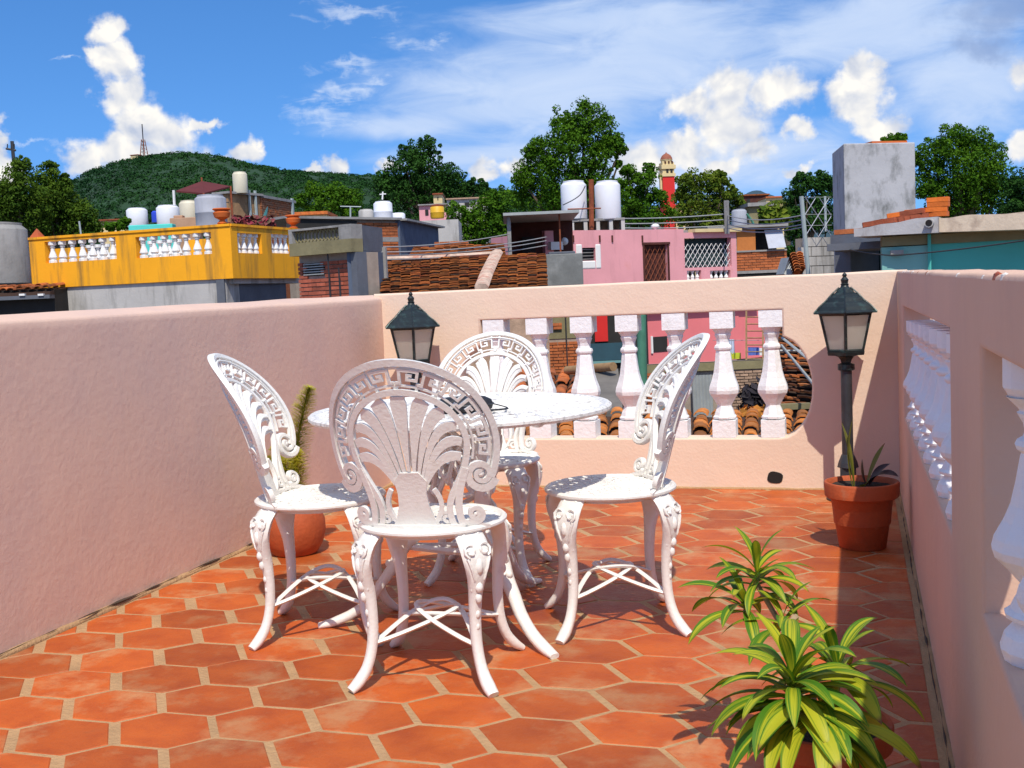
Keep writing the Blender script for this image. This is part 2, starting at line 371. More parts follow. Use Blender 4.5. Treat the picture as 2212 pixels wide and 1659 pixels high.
M_LEAFC = leafmat('conifer_leaf', (0.024, 0.066, 0.006), (0.10, 0.17, 0.012))
M_HILL = mat('hill_ground', (0.010, 0.040, 0.011), 0.95, 0.3, 0.02)
M_HILLT = leafmat('hill_forest_leaf', (0.009, 0.040, 0.011), (0.021, 0.070, 0.014), 0.08, 0.8)
M_FARH = mat('far_hill_blue_green', (0.025, 0.06, 0.08), 0.95, 0.2, 0.01)  # blue in the colour stands in for distance haze
# ================================================================== TERRACE
XL, XR, YB, HW = -2.6166, 0.1854, 5.897, 1.095
floor = part('terrace_floor', MB().box((-1.2, 2.0, -0.1268), (3.3, 8.6, 0.25)), M_GROUT, kind='structure')
def curve_mesh(splines, half, bevel, res=2):
    """flat outline with holes, extruded both ways and edge-rounded, as a plain mesh"""
    cu = bpy.data.curves.new('outline', 'CURVE'); cu.dimensions = '2D'; cu.fill_mode = 'BOTH'
    cu.extrude = half-bevel; cu.bevel_depth = bevel; cu.bevel_resolution = res; cu.offset = -bevel
    for pts in splines:
        sp = cu.splines.new('POLY'); sp.points.add(len(pts)-1); sp.use_cyclic_u = True
        for q, pnt in zip(sp.points, pts): q.co = (pnt[0], pnt[1], 0, 1)
    o = bpy.data.objects.new('outline', cu); COL.objects.link(o)
    dg = bpy.context.evaluated_depsgraph_get(); me = bpy.data.meshes.new_from_object(o.evaluated_get(dg))
    bpy.data.objects.remove(o); bpy.data.curves.remove(cu)
    return me

# floor tiles: six-sided, in rows that slant across the terrace
TA, TB, T0 = Vector((0.2362, 0.0922)), Vector((-0.0056, 0.2174)), Vector((-2.209, 2.6245))
P2 = Vector((0.072, 0.109)); P1 = TA-P2; P3 = TB-P2
hexa = [P1, P2, P3, -P1, -P2, -P3]
def inset_hex(gaps):
    lines = []
    for i in range(6):
        a, b = hexa[i], hexa[(i+1) % 6]; d = (b-a).normalized(); n = Vector((d.y, -d.x))
        lines.append((a - n*gaps[i], d))
    out = []
    for i in range(6):
        (a, d), (b, e) = lines[i-1], lines[i]
        t = ((b-a).x*e.y - (b-a).y*e.x)/(d.x*e.y - d.y*e.x); out.append(a+d*t)
    return out
def poly_area_clip(poly, axis, val, keep_less):
    out = []
    for i in range(len(poly)):
        a, b = poly[i-1], poly[i]; ina = (a[axis] < val) == keep_less; inb = (b[axis] < val) == keep_less
        if ina != inb:
            t = (val-a[axis])/(b[axis]-a[axis]); out.append(a+(b-a)*t)
        if inb: out.append(b)
    return out
def tile_mesh(poly, h=0.018):
    # eased upper edge
    c = Vector((sum(p.x for p in poly)/len(poly), sum(p.y for p in poly)/len(poly)))
    vs = [(p.x, p.y, -h) for p in poly] + [(p.x, p.y, -0.0025) for p in poly]
    vs += [((p+(c-p).normalized()*0.0035).x, (p+(c-p).normalized()*0.0035).y, 0.0) for p in poly]
    n = len(poly); fs = []
    for l in range(2):
        for i in range(n):
            j = (i+1) % n; fs.append((l*n+i, l*n+j, (l+1)*n+j, (l+1)*n+i))
    fs.append(tuple(2*n+i for i in range(n)))
    return MB().add(vs, fs)
for i in range(-6, 16):
    for j in range(-18, 26):
        ctr = T0 + TA*i + TB*j
        near = max(0, min(1, (ctr.x+2.6)/2.4))
        gw = 0.0155*(1-near) + 0.0075*near + random.uniform(-.002, .002); gt = 0.0052 + random.uniform(-.0008, .0012)
        if not (XL-0.14 < ctr.x < XR+0.15 and 1.5 < ctr.y < YB+0.1): continue
        # skip tiles the photograph cannot show (wholly outside the frame, below or left of it)
        q = Vector((ctr.x, ctr.y, 0)) - CAM; zf = q.dot(CF)
        px_, py_ = IMW/2+FOCAL*q.dot(CR)/zf, IMH/2-FOCAL*q.dot(CU)/zf
        if py_ > 1850 or px_ < -220: continue
        hx = inset_hex([gw, gt, gt, gw, gt, gt])
        jit = Vector((random.uniform(-.003, .003), random.uniform(-.003, .003)))
        poly = [p+ctr+jit+Vector((random.uniform(-.0015, .0015), random.uniform(-.0015, .0015))) for p in hx]
        for ax, val, less in ((0, XL+0.022, False), (0, XR-0.03, True), (1, YB-0.012, True)):
            poly = poly_area_clip(poly, ax, val, less)
            if len(poly) < 3: break
        if len(poly) < 3: continue
        ar = abs(sum(poly[k-1].x*poly[k].y-poly[k].x*poly[k-1].y for k in range(len(poly))))/2
        if ar < 0.0012: continue
        c2 = sum((p for p in poly), Vector((0, 0)))/len(poly)
        me = mesh_from(tile_mesh([p-c2 for p in poly]), 'floor_tile', M_TERRA)
        o = inst('floor_tile', me, floor, Vector((c2.x, c2.y, 0)) - wloc(floor) + Vector((0, 0, random.uniform(-.0012, .0008))),
                 (random.uniform(-.003, .003), random.uniform(-.003, .003), 0))

# baluster: square blocks, eight-sided turned shaft
def baluster_mesh(name, H=0.667, W=1.0, n=8, matl=M_WHITEP, block=True):
    s = H/0.667; mb = MB(); k = 1/math.cos(PI/n) if n == 8 else 1.0
    prof = [(.040, .093), (.058, .098), (.060, .108), (.052, .117), (.047, .135), (.038, .160), (.036, .168), (.040, .176), (.056, .205), (.073, .232), (.0765, .250),
            (.073, .272), (.060, .310), (.051, .345), (.044, .395), (.038, .450), (.036, .458), (.043, .467), (.045, .476), (.042, .486), (.034, .494), (.032, .505), (.034, .522),
            (.040, .538), (.042, .545), (.038, .549), (.041, .556), (.056, .580)]
    mb.lathe([(r*W*k, z*s) for r, z in prof], n, rot=PI/8 if n == 8 else 0, caps=False)
    if block:
        mb.box((0, 0, .046*s), (.122*W, .122*W, .092*s)); mb.box((0, 0, .623*s), (.122*W, .122*W, .088*s))
    else:
        mb.lathe([(.06*W, 0), (.066*W, .03*s), (.06*W, .06*s), (.042*W, .094*s)], n); mb.lathe([(.05*W, .575*s), (.06*W, .60*s), (.06*W, .667*s)], n)
    me = mesh_from(mb, name, matl)
    return me
def finish_curve(me, name, matl, loc, rot, parent):
    me.materials.clear(); me.materials.append(matl); me.name = name
    me.polygons.foreach_set('use_smooth', [True]*len(me.polygons)); me.set_sharp_from_angle(angle=math.radians(40))
    o = bpy.data.objects.new(name, me); COL.objects.link(o); o.parent = parent
    o.location = Vector(loc) - (wloc(parent) if parent else Vector()); o.rotation_euler = rot; return o

# rear wall
rear = empty('parapet_wall', (-1.2, YB, 0), 'sunlit pink plaster wall at the far end, white balusters in its long opening', 'wall')
zt, zs = 0.938, 0.271
hole = [(-2.025, zt), (-0.378, zt), (-0.378, 0.80)]
for k in range(1, 14):
    a = PI/2 - PI*k/14.0
    hole.append((-0.40 + 0.166*math.cos(a), 0.535 + 0.264*math.sin(a)))
hole += [(-0.405, zs), (-2.0, zs)]
for k in range(1, 14):
    a = -PI/2 - PI*k/14.0
    hole.append((-2.0 + 0.166*math.cos(a), 0.535 + 0.264*math.sin(a)))
hole += [(-2.025, 0.80)]
outer = [(XL-0.05, -0.02), (XR+0.05, -0.02), (XR+0.05, HW+.020)]
for k in range(1, 40):
    x = XR+0.05 - (XR-XL+0.1)*k/40; outer.append((x, HW +.020 - 0.004*k/40 + 0.003*noise.noise(Vector((x*3, 0, 0)))))
outer.append((XL-0.05, HW+.016))
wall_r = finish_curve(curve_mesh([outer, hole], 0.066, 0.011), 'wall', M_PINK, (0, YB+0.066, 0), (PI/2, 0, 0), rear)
bal = baluster_mesh('baluster')
for x in (-1.952, -1.700, -1.447, -1.197, -0.943, -0.690, -0.437):
    inst('baluster', bal, rear, Vector((x, YB+0.067, zs)) - wloc(rear), (0, 0, random.uniform(-.03, .03)))
mb = MB(); mb.lathe([(0.0, 0), (.036, 0), (.044, .003), (.040, .012)], 12, caps=False)
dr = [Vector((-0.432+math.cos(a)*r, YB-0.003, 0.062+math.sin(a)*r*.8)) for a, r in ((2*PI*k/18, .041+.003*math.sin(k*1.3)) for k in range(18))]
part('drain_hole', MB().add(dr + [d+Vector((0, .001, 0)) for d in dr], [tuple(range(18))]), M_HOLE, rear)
# mortar fillets at the foot of the walls, lumpy
def fillet(a, b, r, parent, n=50, z=0.0):
    a, b = Vector(a), Vector(b); mb = MB(); pts = []; rs = []
    for k in range(n+1):
        p = a.lerp(b, k/n); pts.append(p + Vector((0, 0, z))); rs.append(r*(0.75+0.9*abs(noise.noise(p*5.0))+0.3*noise.noise(p*17)))
    mb.tube(pts, rs, 7); return part('mortar_fillet', mb, M_GROUT, parent, smooth=60)
fillet((XL, YB-.004, 0), (XR, YB-.004, 0), 0.008, rear)

# left wall: sloping rough shoulder
lw = empty('parapet_wall', (XL, 2.7, 0), 'plain mauve pink plaster wall without any opening, catching raking light', 'wall')
prof = [(0, -.02), (0, .12), (0, .24), (0, .36), (0, .48), (0, .60), (0, .72), (0, .82), (0, .90), (0, .96), (.0, 1.04), (.001, 1.062), (.005, 1.071), (.013, 1.076), (.03, 1.079), (.08, 1.087), (.12, 1.096), (.132, 1.094), (.14, 1.09), (.14, 0.5), (.14, -.02)]
NY = 110; vs = []; fs = []
for j in range(NY+1):
    y = -0.6 + (YB+0.14+0.6)*j/NY
    for (dx, z) in prof:
        w = 0.004*noise.noise(Vector((y*1.3, z*1.6, 2))) + 0.0015*noise.noise(Vector((y*5, z*5, 7)))
        zz = z + ((y-4.6)*.008 if z > 1 else 0) + (0.006*noise.noise(Vector((y*2.1, 3, dx*9))) if z > 1.06 else 0)
        vs.append((XL - dx + (w if dx < .1 else 0), y, zz))
m_ = len(prof)
for j in range(NY):
    for k in range(m_-1): fs.append((j*m_+k, (j+1)*m_+k, (j+1)*m_+k+1, j*m_+k+1))
fs += [tuple(range(m_)), tuple(NY*m_+k for k in range(m_-1, -1, -1))]
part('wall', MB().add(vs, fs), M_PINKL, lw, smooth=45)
fillet((XL+.004, 0.5, 0), (XL+.004, YB, 0), 0.013, lw, 90)

M_CRACK = mat('dark_gap', (0.07, 0.05, 0.035), 1.0, .3)
def crack(a, b, r, parent, z):
    a, b = Vector(a), Vector(b); n = max(6, int((b-a).length/.02)); pts = []; rs = []
    for k in range(n+1):
        p = a.lerp(b, k/n); pts.append(p+Vector((.004*noise.noise(p*4), 0, z+.004*noise.noise(p*6)))); rs.append(max(.0004, r*(.4+1.1*noise.noise(p*11+Vector((3, 1, 2))))*math.sin(PI*min(1, max(.02, k/n)))**.4))
    mb = MB(); mb.tube(pts, rs, 5); part('crack', mb, M_CRACK, parent)
for y0, y1 in ((2.72, 3.05), (3.15, 3.75), (3.82, 4.2), (4.25, 4.32)): crack((XL+.012, y0, 0), (XL+.011, y1, 0), .0055, lw, .016)
# right wall: two openings
rw = empty('parapet_wall', (XR, 2.4, 0), 'shaded pink plaster wall with two baluster openings along the right side', 'wall')
hw2 = HW+0.016
o1 = [(2.55, .965), (2.55, .515), (5.22, .455), (5.22, .95)]
o2 = [(0.35, .965), (0.35, .53), (1.93, .525), (1.93, .960)]
outr = [(-1.0, -.02), (YB+0.13, -.02)] + [(YB+0.13-(YB+1.13)*k/40, hw2-.0075*(YB+1.13)*k/40+0.003*noise.noise(Vector((k*.6, 5, 0)))) for k in range(41)]
# outline drawn in (y, z); rotated so that its normal points along x
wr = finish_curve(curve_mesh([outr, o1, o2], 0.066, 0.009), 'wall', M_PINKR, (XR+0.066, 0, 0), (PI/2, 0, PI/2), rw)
balr = baluster_mesh('baluster', 0.452, 1.02, 16, block=False)
for j, y in enumerate([2.76+0.322*k for k in range(8)] + [1.70, 1.43, 1.16, .89, .62]):
    z = .515 - .06*(y-2.55)/2.67 if y > 2.5 else .527
    inst('baluster', balr, rw, Vector((XR+.068, y, z-0.004)) - wloc(rw), (0, 0, random.uniform(0, .3)), (1, 1, .968 if y > 2.5 else .972))
fillet((XR-.004, 0.5, 0), (XR-.004, YB, 0), 0.010, rw, 90)
for y0, y1 in ((1.6, 2.9), (2.85, 4.1), (4.0, 5.5)): crack((XR-.014, y0, 0), (XR-.010, y1, 0), .0042, rw, .010)
chips = mat('bare_lime_plaster', (.74, .70, .64), .95, .1, 20)
random.seed(9)
for k in range(16):
    y = random.uniform(1.2, 5.6); zc = HW+.016-.0075*(YB+.13-y); w_ = random.uniform(.012, .05); mb = MB(); mb.ball((XR+.006, y, zc-.008), 1, 7, 4, (.007, w_, random.uniform(.006, .012))); part('paint_chip', mb, chips if k % 3 else M_TERRA, rw)
random.seed(12)

# ------------------------------------------------------------------ lamps
def lamp(loc, label, rz):
    r = empty('garden_lamp', loc, label, 'lamp', 'garden lamps by the rear wall', rz)
    mb = MB(); mb.lathe([(.105, 0), (.105, .012), (.09, .02), (.055, .03), (.05, .045)], 20)
    mb.box((0, 0, .10), (.075, .075, .12)); mb.lathe([(.052, .16), (.046, .185), (.036, .21), (.030, .225)], 8)
    part('base', mb, M_POST, r, local=True, bevel=.003)
    mb = MB(); mb.lathe([(.027, .22), (.0265, .64)], 12); part('pole', mb, M_POST, r, local=True, smooth=40)
    mb = MB(); mb.lathe([(.028, .635), (.04, .64), (.04, .668), (.028, .673)], 12); mb.lathe([(.024, .67), (.03, .69), (.042, .705), (.06, .712), (.096, .714), (.100, .730), (.090, .736)], 6)
    part('collar', mb, M_LAMP, r, local=True)
    zt_, zb_, rt, rb = .918, .732, .134, .090
    mb = MB()
    for k in range(6):
        a = PI/3*k; d = Vector((math.cos(a), math.sin(a), 0))
        mb.tube([d*rb+Vector((0, 0, zb_)), d*rt+Vector((0, 0, zt_))], .0075, 4)
        a2 = PI/3*(k+1); e = Vector((math.cos(a2), math.sin(a2), 0))
        mb.tube([d*rt+Vector((0, 0, zt_-.002)), e*rt+Vector((0, 0, zt_-.002))], .009, 4); mb.tube([d*rb+Vector((0, 0, zb_+.004)), e*rb+Vector((0, 0, zb_+.004))], .008, 4)
    part('lantern_frame', mb, M_LAMP, r, local=True)
    for k in range(6):
        a, a2 = PI/3*k, PI/3*(k+1); d = Vector((math.cos(a), math.sin(a), 0)); e = Vector((math.cos(a2), math.sin(a2), 0)); q = .985; q2 = .955
        zz0, zz1 = Vector((0, 0, zb_+.003)), Vector((0, 0, zt_-.003))
        vs = [d*rb*q+zz0, e*rb*q+zz0, e*rt*q+zz1, d*rt*q+zz1, d*rb*q2+zz0, e*rb*q2+zz0, e*rt*q2+zz1, d*rt*q2+zz1]
        part('glass_pane', MB().add(vs, [(0, 1, 2, 3), (7, 6, 5, 4), (0, 4, 5, 1), (1, 5, 6, 2), (2, 6, 7, 3), (3, 7, 4, 0)]), M_FROST, r, local=True)
    mb = MB(); mb.lathe([(.13, .916), (.168, .917), (.169, .922), (.150, .933), (.137, .950), (.119, .966), (.105, .974), (.094, .992), (.070, 1.008), (.052, 1.016), (.040, 1.030), (.030, 1.040)], 6)
    for k in range(6):
        a = PI/3*k; d = Vector((math.cos(a), math.sin(a), 0))
        mb.tube([d*.168+Vector((0, 0, .922)), d*.139+Vector((0, 0, .951)), d*.107+Vector((0, 0, .975)), d*.072+Vector((0, 0, 1.009)), d*.032+Vector((0, 0, 1.041))], .004, 4)
    part('roof', mb, M_LAMP, r, local=True)
    mb = MB(); mb.lathe([(.028, 1.038), (.02, 1.044), (.018, 1.052), (.022, 1.056), (.016, 1.060), (.018, 1.070), (.020, 1.078), (.012, 1.088), (.008, 1.092), (.012, 1.098), (.010, 1.106), (.003, 1.112)], 10)
    part('finial', mb, M_LAMP, r, local=True, smooth=50)
    return r
def frosted():
    M = bpy.data.materials.new('frosted_glass'); M.use_nodes = True; nt = M.node_tree; N = nt.nodes; L = nt.links
    b = N['Principled BSDF']; b.inputs['Base Color'].default_value = (0.95, 0.95, 0.91, 1); b.inputs['Roughness'].default_value = .42
    b.inputs['Transmission Weight'].default_value = .8; b.inputs['IOR'].default_value = 1.25
    tr = N.new('ShaderNodeBsdfTranslucent'); tr.inputs[0].default_value = (0.93, 0.93, 0.88, 1); ms = N.new('ShaderNodeMixShader'); ms.inputs[0].default_value = .3
    L.new(b.outputs[0], ms.inputs[1]); L.new(tr.outputs[0], ms.inputs[2]); L.new(ms.outputs[0], N['Material Output'].inputs[0]); return M
M_FROST = frosted()
lamp((-0.062, 5.64, 0), 'dark six sided lamp post in the sunny corner, behind a terracotta pot', math.atan2(-5.64, .06))
lamp((-2.345, 5.68, 0), 'dark six sided lamp post half hidden behind a white chair back', math.atan2(-5.62, 2.325)+.03)

# ------------------------------------------------------------------ cast iron chairs
def spiral(c, r0, r1, a0, turns, n=26):
    return [(c[0]+(r0+(r1-r0)*k/n)*math.cos(a0+turns*2*PI*k/n), c[1]+(r0+(r1-r0)*k/n)*math.sin(a0+turns*2*PI*k/n)) for k in range(n+1)]
SEAT_Z, RC, LEAN = 0.452, 0.335, math.radians(15.5)
def warp(u, v, w):
    v *= 1.03; th = u/RC; k = 1-math.cos(th)
    x = (RC-w)*math.sin(th); fwd = RC*k + w*math.cos(th)
    bow = 0.032*(v/.47)**2
    return Vector((x, -0.157 + fwd - v*math.sin(LEAN) - bow, SEAT_Z + v*math.cos(LEAN) + w*math.sin(LEAN)*.6))
def ribbon(mb, pts, wd, th, w0=0.0, closed=False, dense=0):
    """flat bar along pts (u, v) in the plane of the chair back, rounded face, then bent to the back's curve"""
    pts = [Vector((p[0], p[1])) for p in pts]
    if dense:
        q = []
        for a, b in zip(pts, pts[1:]):
            n = max(1, int((b-a).length/dense)); q += [a.lerp(b, k/n) for k in range(n)]
        pts = q+[pts[-1]]
    n = len(pts); ws = wd if isinstance(wd, (list, tuple)) else [wd]*n
    if len(ws) != n: ws = [ws[min(len(ws)-1, int(k*len(ws)/n))] for k in range(n)]
    vs = []
    for i, p in enumerate(pts):
        a = pts[(i-1) % n] if closed else pts[max(i-1, 0)]; b = pts[(i+1) % n] if closed else pts[min(i+1, n-1)]
        d1 = (p-a); d2 = (b-p)
        d1 = d1.normalized() if d1.length > 1e-9 else d2.normalized(); d2 = d2.normalized() if d2.length > 1e-9 else d1
        t = d1+d2; t = t.normalized() if t.length > 1e-3 else d1
        nn = Vector((-t.y, t.x)); mit = max(0.55, nn.dot(Vector((-d1.y, d1.x)))); h = ws[i]/2/mit
        for off, ww in ((-1, -.5), (-1, .15), (-.55, .5), (.55, .5), (1, .15), (1, -.5)):
            c = p+nn*h*off; vs.append(warp(c.x, c.y, w0+ww*th))
    fs = []
    for i in range(n if closed else n-1):
        j = (i+1) % n
        for k in range(6): fs.append((i*6+k, i*6+(k+1) % 6, j*6+(k+1) % 6, j*6+k))
    if not closed: fs += [(5, 4, 3, 2, 1, 0), tuple((n-1)*6+k for k in range(6))]
    mb.add(vs, fs)
def ell(phi, a, b, vc=.245): return (a*math.sin(phi), vc+b*math.cos(phi))
def bez(p, n=12):
    out = []
    for k in range(n+1):
        t = k/n; q = [Vector(x) for x in p]
        while len(q) > 1: q = [a.lerp(b, t) for a, b in zip(q, q[1:])]
        out.append((q[0].x, q[0].y))
    return out
def chair_back():
    mb = MB(); D = math.radians
    E_ = 118
    ribbon(mb, [ell(D(-E_+2*E_*k/56), .246, .225) for k in range(57)], .0185, .019, 0)
    ribbon(mb, [ell(D(-E_+2*E_*k/56), .230, .209) for k in range(57)], .006, .012, .004)
    inner = bez([(.105, 0), (.085, .06), (.085, .10), (.155, .13), (.163, .245)], 14)[:-1] + [ell(D(90-180*k/30), .163, .145) for k in range(31)]
    inner = inner + [(-x, y) for x, y in reversed(bez([(.105, 0), (.085, .06), (.085, .10), (.155, .13), (.163, .245)], 14)[:-1])]
    ribbon(mb, inner, .0165, .016, -.0006)
    ribbon(mb, [ell(D(108-216*k/40), .181, .162) for k in range(41)], .0055, .010, .002)
    # key band
    unit = [(-.9, 0), (0, 0), (0, 3.1), (3.3, 3.1), (3.3, .95), (1.5, .95), (1.5, 2.0), (2.35, 2.0)]
    U = 4.55; nu = 6; step = D(17.0)/U
    for sgn in (-1, 1):
        for k in range(nu):
            base = 1.1 + U*k
            pl = []
            for a, b in zip(unit, unit[1:]):
                seg = max(2, int(abs(a[0]-b[0])*1.6)+1)
                for q in range(seg): pl.append((a[0]+(b[0]-a[0])*q/seg, a[1]+(b[1]-a[1])*q/seg))
            pl.append(unit[-1])
            pts = []
            for t, s in pl:
                ph = (base+t)*step; f_ = .13+s/3.1*.74
                ao, bo, ai, bi = .231, .210, .183, .164
                if sgn < 0: ph = -ph
                pts.append(ell(ph, ai+(ao-ai)*f_, bi+(bo-bi)*f_))
            ribbon(mb, pts, .0074, .012, .0012*(k % 2)-.0004)
            ph = sgn*(base+0)*step; ribbon(mb, [ell(ph, .225, .204), ell(ph, .236, .215)], .008, .009, .0021)
            ph = sgn*(base-.9)*step; ribbon(mb, [ell(ph, .172, .153), ell(ph, .191, .172)], .008, .009, .0027)
    # palmette
    for d in (-158, -136, -114, -92, -71, -50, -30, -10, 10, 30, 50, 71, 92, 114, 136, 158):
        pass
    for d in (-108, -90, -71, -50, -26, 0, 26, 50, 71, 90, 108):
        ph = D(d); tip = ell(ph, .150, .133); s = 1 if d >= 0 else -1
        root = (.026*math.sin(ph), .168-.085*abs(d)/110)
        ctrl = (tip[0]*.52, max(tip[1]*.5+root[1]*.5, tip[1]+.032*math.sin(abs(ph))-.05*math.cos(ph)**2))
        pts = bez([root, ctrl, tip], 12); mx = .044 if abs(d) < 40 else .036 if abs(d) < 60 else .028
        w = [max(.006, mx*(0.16+0.84*math.sin(min(1, k/12*1.04)*PI*.5)**1.3)*(1 if k < 11 else .86)) for k in range(13)]
        ribbon(mb, pts, w, .013, .0008+.0004*(int(abs(d)) % 3)); ribbon(mb, pts, [x*.24 for x in w], .006, .009)
    ribbon(mb, [(0, -.004), (0, .03), (0, .07), (0, .105), (0, .14), (0, .165)], [.15, .105, .082, .078, .088, .05], .0165, -.0011)
    for s in (-1, 1):
        ribbon(mb, bez([(s*.036, .006), (s*.075, .03), (s*.088, .075), (s*.06, .115)], 10), .013, .0125, .0005)
        # large scroll at the end of the rim
        ex, ey = ell(D(E_), .246, .225); cx, cy, r0 = .190, .150, .044
        sp = spiral((cx, cy), r0, .008, math.atan2(ey-cy, ex-cx), -1.75, 36)
        ribbon(mb, [(s*x, y) for x, y in sp], [.022-.012*k/36 for k in range(37)], .019, .0003)
        mbp = [(cx-.041, cy+.010)]
        ribbon(mb, [(s*x, y) for x, y in bez([(cx-.040, cy+.022), (.128, .12), (.112, .07), (.118, .028), (.128, .006)], 14)], .019, .0175, -.0014)
        sp = spiral((.163, .036), .026, .005, math.radians(215), 1.6, 28)
        ribbon(mb, [(s*x, y) for x, y in bez([(.118, .030), (.125, .012), (.142, .013)], 8)], .015, .016, .0004)
        ribbon(mb, [(s*x, y) for x, y in sp], .0125, .0165, .0008)
        mb.ball(warp(s*cx, cy, .0), .011); mb.ball(warp(s*.163, .036, 0), .009)
        ribbon(mb, bez([(s*.128, .01), (s*.17, .002), (s*.20, -.004)], 8), [.02, .02, .02, .02, .018, .016, .014, .012, .01], .015, .0011)
        sp = spiral((.085, .03), .02, .005, math.radians(200), -1.4, 20)
        ribbon(mb, [(s*x, y) for x, y in sp], .009, .011, .0002)
    ribbon(mb, [(-.13+.26*k/14, .004) for k in range(15)], .016, .018, -.0021)
    return mb
def pierced_disc(mb, rings, nseg, holes, z0, z1, frac=0.5):
    """round plate; cells chosen by holes(ring, seg) carry a small opening"""
    def P(r, k, z): a = 2*PI*k/nseg; return (r*math.cos(a), r*math.sin(a), z)
    for i in range(len(rings)-1):
        ra, rb = rings[i], rings[i+1]
        for k in range(nseg):
            c = [(ra, k), (rb, k), (rb, k+1), (ra, k+1)]
            if not holes(i, k):
                if ra == 0:
                    mb.add([P(*c[0], z1), P(*c[1], z1), P(*c[2], z1)], [(0, 1, 2)]); mb.add([P(*c[0], z0), P(*c[1], z0), P(*c[2], z0)], [(2, 1, 0)])
                else:
                    mb.add([P(*q, z1) for q in c], [(0, 1, 2, 3)]); mb.add([P(*q, z0) for q in c], [(3, 2, 1, 0)])
            else:
                f = (1-frac)/2; rm = (ra+rb)/2; hs = (rb-ra)*frac/2
                # opening: triangle or lozenge alternately
                inn = [(rm-hs, k+.5-frac/2), (rm+hs, k+.5-frac/2), (rm+hs, k+.5+frac/2), (rm-hs, k+.5+frac/2)]
                if (i+k) % 2: inn = [(rm-hs, k+.5-frac*.12), (rm+hs, k+.5-frac/2), (rm+hs, k+.5+frac/2), (rm-hs, k+.5+frac*.12)]
                top = [P(*q, z1) for q in c+inn]; bot = [P(*q, z0) for q in c+inn]
                mb.add(top+bot, [(0, 1, 5, 4), (1, 2, 6, 5), (2, 3, 7, 6), (3, 0, 4, 7), (8+4, 8+5, 8+1, 8), (8+5, 8+6, 8+2, 8+1), (8+6, 8+7, 8+3, 8+2), (8+7, 8+4, 8, 8+3),
                                 (4, 5, 13, 12), (5, 6, 14, 13), (6, 7, 15, 14), (7, 4, 12, 15)])
    R_ = rings[-1]
    for k in range(nseg): mb.add([P(R_, k, z0), P(R_, k+1, z0), P(R_, k+1, z1), P(R_, k, z1)], [(0, 1, 2, 3)])
def cabriole(mb, path, widths, thick, ang, n=8):
    """leg in the upright plane at angle ang: path of (radius, z), widths across, thicknesses"""
    d = Vector((math.cos(ang), math.sin(ang), 0)); t = Vector((-d.y, d.x, 0)); vs = []
    m_ = len(path)
    for i, (r, z) in enumerate(path):
        a = path[max(i-1, 0)]; b = path[min(i+1, m_-1)]; dr, dz = b[0]-a[0], b[1]-a[1]; L = math.hypot(dr, dz); nr, nz = -dz/L, dr/L
        for k in range(n):
            th = 2*PI*k/n; cx = math.copysign(abs(math.cos(th))**.7, math.cos(th)); sx = math.copysign(abs(math.sin(th))**.7, math.sin(th))
            vs.append(d*(r+nr*sx*thick[i]/2) + t*(cx*widths[i]/2) + Vector((0, 0, z+nz*sx*thick[i]/2)))
    fs = []
    for i in range(m_-1):
        for k in range(n): fs.append((i*n+k, i*n+(k+1) % n, (i+1)*n+(k+1) % n, (i+1)*n+k))
    fs += [tuple(range(n-1, -1, -1)), tuple((m_-1)*n+k for k in range(n))]
    mb.add(vs, fs)
def smooth_path(keys, n=26):
    """Catmull-Rom through rows of numbers"""
    out = []; K = [keys[0]]+list(keys)+[keys[-1]]; seg = len(keys)-1
    for i in range(n+1):
        x = i/n*seg; k = min(int(x), seg-1); t = x-k; p0, p1, p2, p3 = K[k:k+4]
        out.append([0.5*((2*b)+(-a+c)*t+(2*a-5*b+4*c-d)*t*t+(-a+3*b-3*c+d)*t**3) for a, b, c, d in zip(p0, p1, p2, p3)])
    return out
def chair_leg(ang):
    keys = [(.186, .438, .086, .022), (.214, .408, .092, .028), (.228, .365, .082, .032), (.226, .322, .058, .034), (.216, .28, .038, .036), (.210, .23, .033, .031), (.208, .175, .030, .029),
            (.214, .115, .029, .028), (.232, .062, .031, .028), (.260, .026, .037, .028), (.286, .007, .033, .020)]
    P = smooth_path(keys, 30); mb = MB()
    cabriole(mb, [(p[0], p[1]) for p in P], [p[2] for p in P], [p[3] for p in P], ang, 10)
    d = Vector((math.cos(ang), math.sin(ang), 0)); t = Vector((-d.y, d.x, 0))
    def on(u, z, off): # point on the outer face
        q = min(P, key=lambda p: abs(p[1]-z)); return d*(q[0]+off) + t*u + Vector((0, 0, z))
    for s in (-1, 1):
        mb.tube([on(s*.022 + s*.0+.019*math.cos(a)*s*(1-.6*k/18), .396+.019*math.sin(a)*(1-.6*k/18), .017) for k, a in ((k, -1.2+k*.42) for k in range(19))], .0042, 5)
        mb.tube([on(s*(.034-.020*k/8), .375-.062*k/8, .015) for k in range(9)], .0045, 5)
        mb.ball(on(s*.012, .285, .008), .0085, 6, 5); mb.ball(on(s*.022, .43, .010), .008, 6, 5)
    mb.ball(on(0, .292, .016), .012, 8, 6, (1, 1, 1.3)); mb.ball(on(0, .262, .017), .010, 8, 6, (1, 1, 1.6)); mb.ball(on(0, .215, .012), .0085, 8, 6, (1, 1, 1.5)); mb.ball(on(0, .18, .011), .007, 8, 6, (1, 1, 1.5))
    mb.ball(on(0, .35, .012), .012, 8, 6, (1, 1, 1.9))
    return mb
